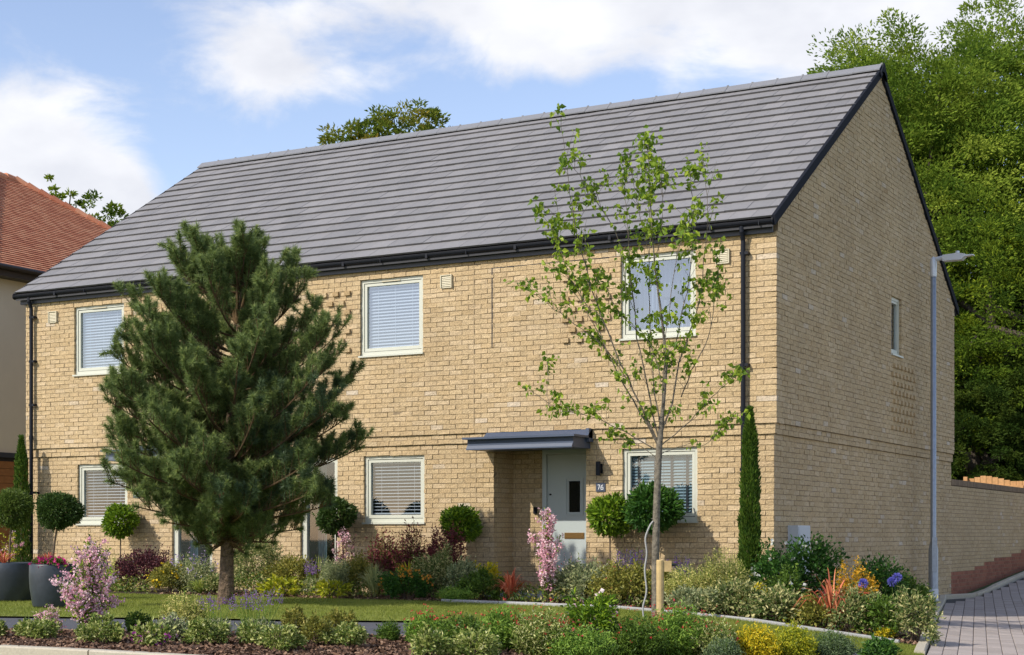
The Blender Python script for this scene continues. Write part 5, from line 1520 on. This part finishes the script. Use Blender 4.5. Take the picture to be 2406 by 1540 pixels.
# ------------------------------------------------------------------ young tree with its stake
def young():
    x, y, z, Z = gp(1541, 1452); m = Z/FL
    t = thing('young_tree', 'slender young tree with sparse fresh green leaves in front of the right hand house', 'tree', (x, y, z))
    def W_(u, v, dy=0.0):
        q = (u-1541)*m
        return np.array([q*CT-dy*ST*0, q*ST+dy, proj_z(v, Z)-z])
    tr = MB()
    tp = [(1541, 1460, 0), (1540, 1300, 0), (1543, 1180, 0), (1549, 1050, 0), (1556, 950, .03), (1562, 850, .05), (1553, 750, .03), (1540, 640, 0), (1534, 540, -.03), (1530, 440, -.05), (1527, 340, -.05)]
    TP = np.array([W_(*p) for p in tp])
    tr.tube(TP, [.054, .046, .042, .038, .023, .019, .015, .011, .008, .005, .003], 10, .5)
    tr.build('trunk', M['ybark'], t, smooth=True)
    br = MB(); lf = MB(); LP = []
    B = [((1548, 1060), [(1480, 1020), (1410, 985), (1345, 968), (1300, 968)], .012),
         ((1548, 1050), [(1500, 960), (1440, 860), (1392, 740), (1350, 672), (1322, 640)], .016),
         ((1548, 1045), [(1505, 940), (1462, 840), (1425, 720), (1400, 620), (1385, 540), (1374, 400), (1368, 292)], .017),
         ((1550, 1040), [(1520, 930), (1490, 800), (1472, 700), (1460, 600), (1450, 480), (1432, 400)], .015),
         ((1552, 1000), [(1525, 880), (1510, 760), (1500, 640), (1492, 500), (1478, 390), (1470, 360)], .012),
         ((1552, 1030), [(1580, 940), (1585, 860), (1605, 790), (1630, 720), (1640, 600), (1648, 460), (1626, 350)], .017),
         ((1582, 930), [(1620, 860), (1650, 790), (1655, 680), (1660, 560)], .011),
         ((1550, 1050), [(1600, 1000), (1650, 930), (1680, 895), (1700, 868)], .010),
         ((1560, 860), [(1590, 760), (1605, 660), (1612, 540), (1600, 430), (1590, 385)], .010),
         ((1478, 900), [(1420, 815), (1370, 775), (1310, 735), (1262, 690), (1240, 678)], .008),
         ((1300, 968), [(1278, 955), (1262, 940), (1248, 900), (1238, 870), (1222, 840)], .005),
         ((1430, 850), [(1385, 740), (1345, 690), (1330, 640), (1300, 560), (1288, 528)], .008),
         ((1548, 1080), [(1500, 1045), (1470, 1050), (1440, 1040), (1420, 1020)], .007),
         ((1550, 1070), [(1590, 1045), (1640, 1050), (1680, 1000), (1692, 975)], .007),
         ((1535, 600), [(1510, 520), (1505, 440), (1498, 385)], .006),
         ((1537, 640), [(1560, 540), (1562, 460), (1560, 400)], .006),
         ((1556, 960), [(1570, 820), (1600, 640), (1630, 560), (1672, 500)], .008),
         ((1500, 700), [(1470, 560), (1440, 500), (1410, 440), (1395, 400)], .006),
         ((1400, 640), [(1370, 560), (1340, 520), (1322, 515)], .005),
         ((1560, 900), [(1530, 800), (1480, 760), (1440, 700), (1420, 650)], .008)]
    for (s0, pts, r) in B:
        dy0 = RNG.uniform(-.7, .7)
        P = [W_(s0[0], s0[1], 0 if s0[1] > 940 else dy0*.5)]+[W_(u, v, dy0*(i+1)/len(pts)) for i, (u, v) in enumerate(pts)]
        P = np.array(P); n = len(P)*3; tt = np.linspace(0, len(P)-1, n)
        C = np.c_[[np.interp(tt, range(len(P)), P[:, k]) for k in range(3)]].T
        C[1:-1] = (C[:-2]+2*C[1:-1]+C[2:])/4
        C[1:] += RNG.normal(0, .006, C[1:].shape)
        br.tube(C, np.linspace(r*.72, .002, n), 6, .3, cap=False)
        Ltot = np.linalg.norm(np.diff(C, axis=0), axis=1).sum()
        for q in range(int(Ltot*6.5)):
            i = int(np.clip(RNG.beta(1.7, 1.2)*(n-1), 1, n-2)); p = C[i]; dr = (C[i+1]-C[i-1]); dr /= np.linalg.norm(dr)
            sd = RNG.normal(size=3); sd[2] = abs(sd[2])*.6; d = dr*.8+sd*.55; d /= np.linalg.norm(d); L = RNG.uniform(.10, .42)
            e = p+d*L+[0, 0, .03]
            br.tube([p, (p+e)/2+[0, 0, .01], e], [.003, .0025, .0015], 4, .6, cap=False)
            k = RNG.integers(2, 6); s_ = RNG.uniform(.45, 1.02, k)[:, None]; LP.append(p*(1-s_)+e*s_)
        k = int(Ltot*2); i = RNG.integers(n//3, n, k); LP.append(C[i])
        k = 6; LP.append(C[-1]+RNG.normal(0, .04, (k, 3)))
    LP = np.vstack(LP); LP = LP[RNG.random(len(LP)) < .98]
    # leaves hang in small bunches
    LP = np.vstack([LP, TP[5:][RNG.integers(0, len(TP)-5, 130)]+RNG.normal(0, .07, (130, 3))]); C = np.repeat(LP, 3, 0)+RNG.normal(0, .036, (len(LP)*3, 3))
    D_ = rdir(len(C), -.55)
    leaves(lf, C, D_, RNG.uniform(.045, .095, len(C)), .72, np.clip(RNG.beta(1.8, 2, len(C)), 0, 1), droop=.18)
    br.build('branches', M['ybark'], t); lf.build('leaves', LM['young'], t)
    # stake and cross piece
    sx, sy, sz, sZ = gp(1551, 1478)
    s = thing('tree_stake', 'pale round timber stake with a short cross block tied to the young tree', 'tree stake', (sx, sy, sz))
    hz = proj_z(1316, sZ)-sz
    c = MB(); c.lathe([(.042, -.3), (.042, hz-.01), (.036, hz), (0, hz)], 14); c.build('post', M['stake'], s, smooth=False)
    c = MB(); c.box(-.02, .125, -.02, .05, hz-.13, hz-.01); o = c.build('cross_block', M['stake'], s); o.rotation_euler = (0, 0, TH)
    c = MB(); c.tube([[-.09, .1, hz-.05], [-.12, .25, hz-.06], [-.04, .42, hz-.07], [.05, .35, hz-.06], [.05, .05, hz-.05]], .012, 6); c.build('tie', M['black'], s)
    # irrigation pipe loop against the trunk
    g_ = thing('watering_pipe', 'loop of pale grey watering pipe rising beside the young tree trunk', 'pipe', (x, y, z))
    P = [W_(1520, 1470), W_(1512, 1430), W_(1524, 1390), W_(1517, 1340), W_(1524, 1300), W_(1518, 1265), W_(1530, 1235), W_(1538, 1225)]
    P = np.array(P)-[.0, .04, 0]; tt = np.linspace(0, 7, 30); C = np.c_[[np.interp(tt, range(8), P[:, k]) for k in range(3)]].T
    C[1:-1] = (C[:-2]+C[1:-1]+C[2:])/3
    c = MB(); c.tube(C, .011, 7); c.build('pipe', M['edging'], g_, smooth=True)
young()

# ------------------------------------------------------------------ trees beyond the houses
def big_tree(name, label, u, Z, vtop, crown_w, crown_h, leaf, n_cl, per, lsz, group=None, seed=0, flat=.35, spread=1.0, low=0.0):
    d = ray(u); x, y = CAMX+d[0]*Z, CAMY+d[1]*Z; z = float(h(x, y)); top = proj_z(vtop, Z)-z
    t = thing(name, label, 'tree', (x, y, z), group)
    cz = top-crown_h/2
    tr = MB(); tr.tube([[0, 0, -.3], [.1, .05, top*.3], [-.05, 0, top*.55], [0, 0, top*.85]], [.42, .3, .2, .04], 10, .5)
    lb = MB()
    dd = rdir(n_cl); rr = RNG.uniform(.35, 1, n_cl)**.42
    ph = RNG.uniform(0, 6.3, 5); az = np.arctan2(dd[:, 1], dd[:, 0])
    lump = 1+.08*np.sin(3*az+ph[0]+2*dd[:, 2])+.07*np.sin(5*az+ph[1]-4*dd[:, 2])+.05*np.sin(9*dd[:, 2]+ph[2])
    C = dd*(rr*lump)[:, None]*[crown_w/2, crown_w/2*.8, crown_h/2]+[0, 0, cz]
    for q in range(26):
        e = C[RNG.integers(n_cl)]; b = np.array([0, 0, top*RNG.uniform(.25, .7)]); tr.tube([b, (b+e)/2+[0, 0, .3], e], [.11, .07, .02], 5, .5, cap=False)
    tr.build('trunk', M['bark'], t)
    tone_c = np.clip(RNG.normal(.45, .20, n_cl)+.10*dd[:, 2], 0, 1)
    cr_ = crown_w*.058*spread
    n = n_cl*per; idx = np.repeat(np.arange(n_cl), per)
    off_ = RNG.normal(size=(n, 3)); off_ /= np.linalg.norm(off_, axis=1)[:, None]; off_ *= (RNG.random(n)**.4)[:, None]*[cr_, cr_, cr_*.62]
    sc_ = RNG.uniform(.6, 1.5, n_cl)[idx][:, None]
    P = C[idx]+off_*sc_
    D_ = off_/cr_+dd[idx]*.6+rdir(n, -.1)*.6
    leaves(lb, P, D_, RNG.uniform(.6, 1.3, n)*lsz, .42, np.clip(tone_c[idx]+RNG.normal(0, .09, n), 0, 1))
    lb.build('crown', LM[leaf], t)
    return t
big_tree('broadleaf_tree', 'large light green tree rising behind the roof peak of the brick gable', 2130, 46, 92, 9.0, 15.0, 'treeA', 1300, 170, .125, seed=1)
big_tree('broadleaf_tree', 'tallest broad green tree at the right edge of the picture', 2380, 47, 28, 8.5, 15.5, 'treeA', 1300, 170, .125)
big_tree('broadleaf_tree', 'light green tree whose crown just shows over the ridge near the gable', 2030, 52, 118, 6.0, 10.0, 'treeA', 600, 150, .13)
big_tree('broadleaf_tree', 'darker green tree with yellow tips behind the street lamp', 2330, 43, 470, 7.5, 10.0, 'treeB', 700, 150, .12)
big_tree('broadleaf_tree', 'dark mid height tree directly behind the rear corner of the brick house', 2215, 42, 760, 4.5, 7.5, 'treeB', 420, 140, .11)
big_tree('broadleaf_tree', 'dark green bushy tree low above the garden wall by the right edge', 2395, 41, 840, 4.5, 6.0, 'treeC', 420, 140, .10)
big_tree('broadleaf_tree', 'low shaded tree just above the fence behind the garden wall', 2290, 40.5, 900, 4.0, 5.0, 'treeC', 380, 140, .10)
big_tree('broadleaf_tree', 'pale tipped bronze green tree top left of the pair above the ridge', 850, 62, 284, 5.2, 6.0, 'treeO', 260, 70, .18)
big_tree('broadleaf_tree', 'bronze green tree top right of the pair above the ridge', 955, 62, 250, 4.6, 6.0, 'treeO', 260, 70, .18)
big_tree('broadleaf_tree', 'small tree top left of the pair above the red tiled roof', 120, 60, 424, 2.6, 6.0, 'treeB', 120, 60, .17)
big_tree('broadleaf_tree', 'tree top right of the pair showing between the red roof and the grey roof', 232, 60, 458, 3.8, 6.0, 'treeB', 220, 60, .17)
hx0, hy0 = 3.0, 21.0
hd = MB(); n = 60000
P = np.c_[RNG.uniform(-16, 9, n), 24+RNG.normal(0, 1.2, n), RNG.random(n)**.8*4.3]
P[:, 2] *= 1+.18*np.sin(P[:, 0]*1.3)+.1*np.sin(P[:, 0]*3.1+1)
P[:, 2] += h(P[:, 0], P[:, 1])
leaves(hd, P, rdir(n, .2), RNG.uniform(.09, .18, n), .45, np.clip(RNG.beta(2, 3, n), 0, 1))
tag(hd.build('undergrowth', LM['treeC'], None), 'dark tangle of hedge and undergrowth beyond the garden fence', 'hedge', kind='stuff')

# low ground cover knitting the bed together
for nm_, lk, n, ys, seed_ in (('ground_cover', 'green', 15000, 2.1, 0), ('ground_cover', 'varieg', 9000, 2.1, 3), ('ground_cover', 'olive', 12000, 2.1, 6)):
    P = np.c_[RNG.uniform(-12.5, 3.0, n), RNG.uniform(-2.22, -.25, n)]
    hh_ = .20+.13*np.sin(P[:, 0]*1.7+seed_)*np.cos(P[:, 1]*2.6+seed_)+.10*np.sin(P[:, 0]*4.3+seed_*2)*np.sin(P[:, 1]*5.1)
    keep = (hh_ > .19) & ~((P[:, 0] > -4.4) & (P[:, 0] < -2.9) & (P[:, 1] > -1.0)) & (P[:, 0] < kerbx(P[:, 1])-.35)
    edge = np.clip((P[:, 1]+2.25)/.35, .2, 1)
    P = P[keep]; hz_ = (hh_*edge)[keep]*RNG.random(keep.sum())**.5
    C = np.c_[P, h(P[:, 0], P[:, 1])+hz_]
    mb = MB(); leaves(mb, C, rdir(len(C), .7), RNG.uniform(.03, .07, len(C)), .42)
    lab_ = {'green': 'mixed low green leaves filling the house flower bed', 'varieg': 'cream speckled low leaves filling the house flower bed', 'olive': 'olive toned low leaves filling the house flower bed'}[lk]
    tag(mb.build(nm_, LM[lk]), lab_, 'ground cover', kind='stuff')
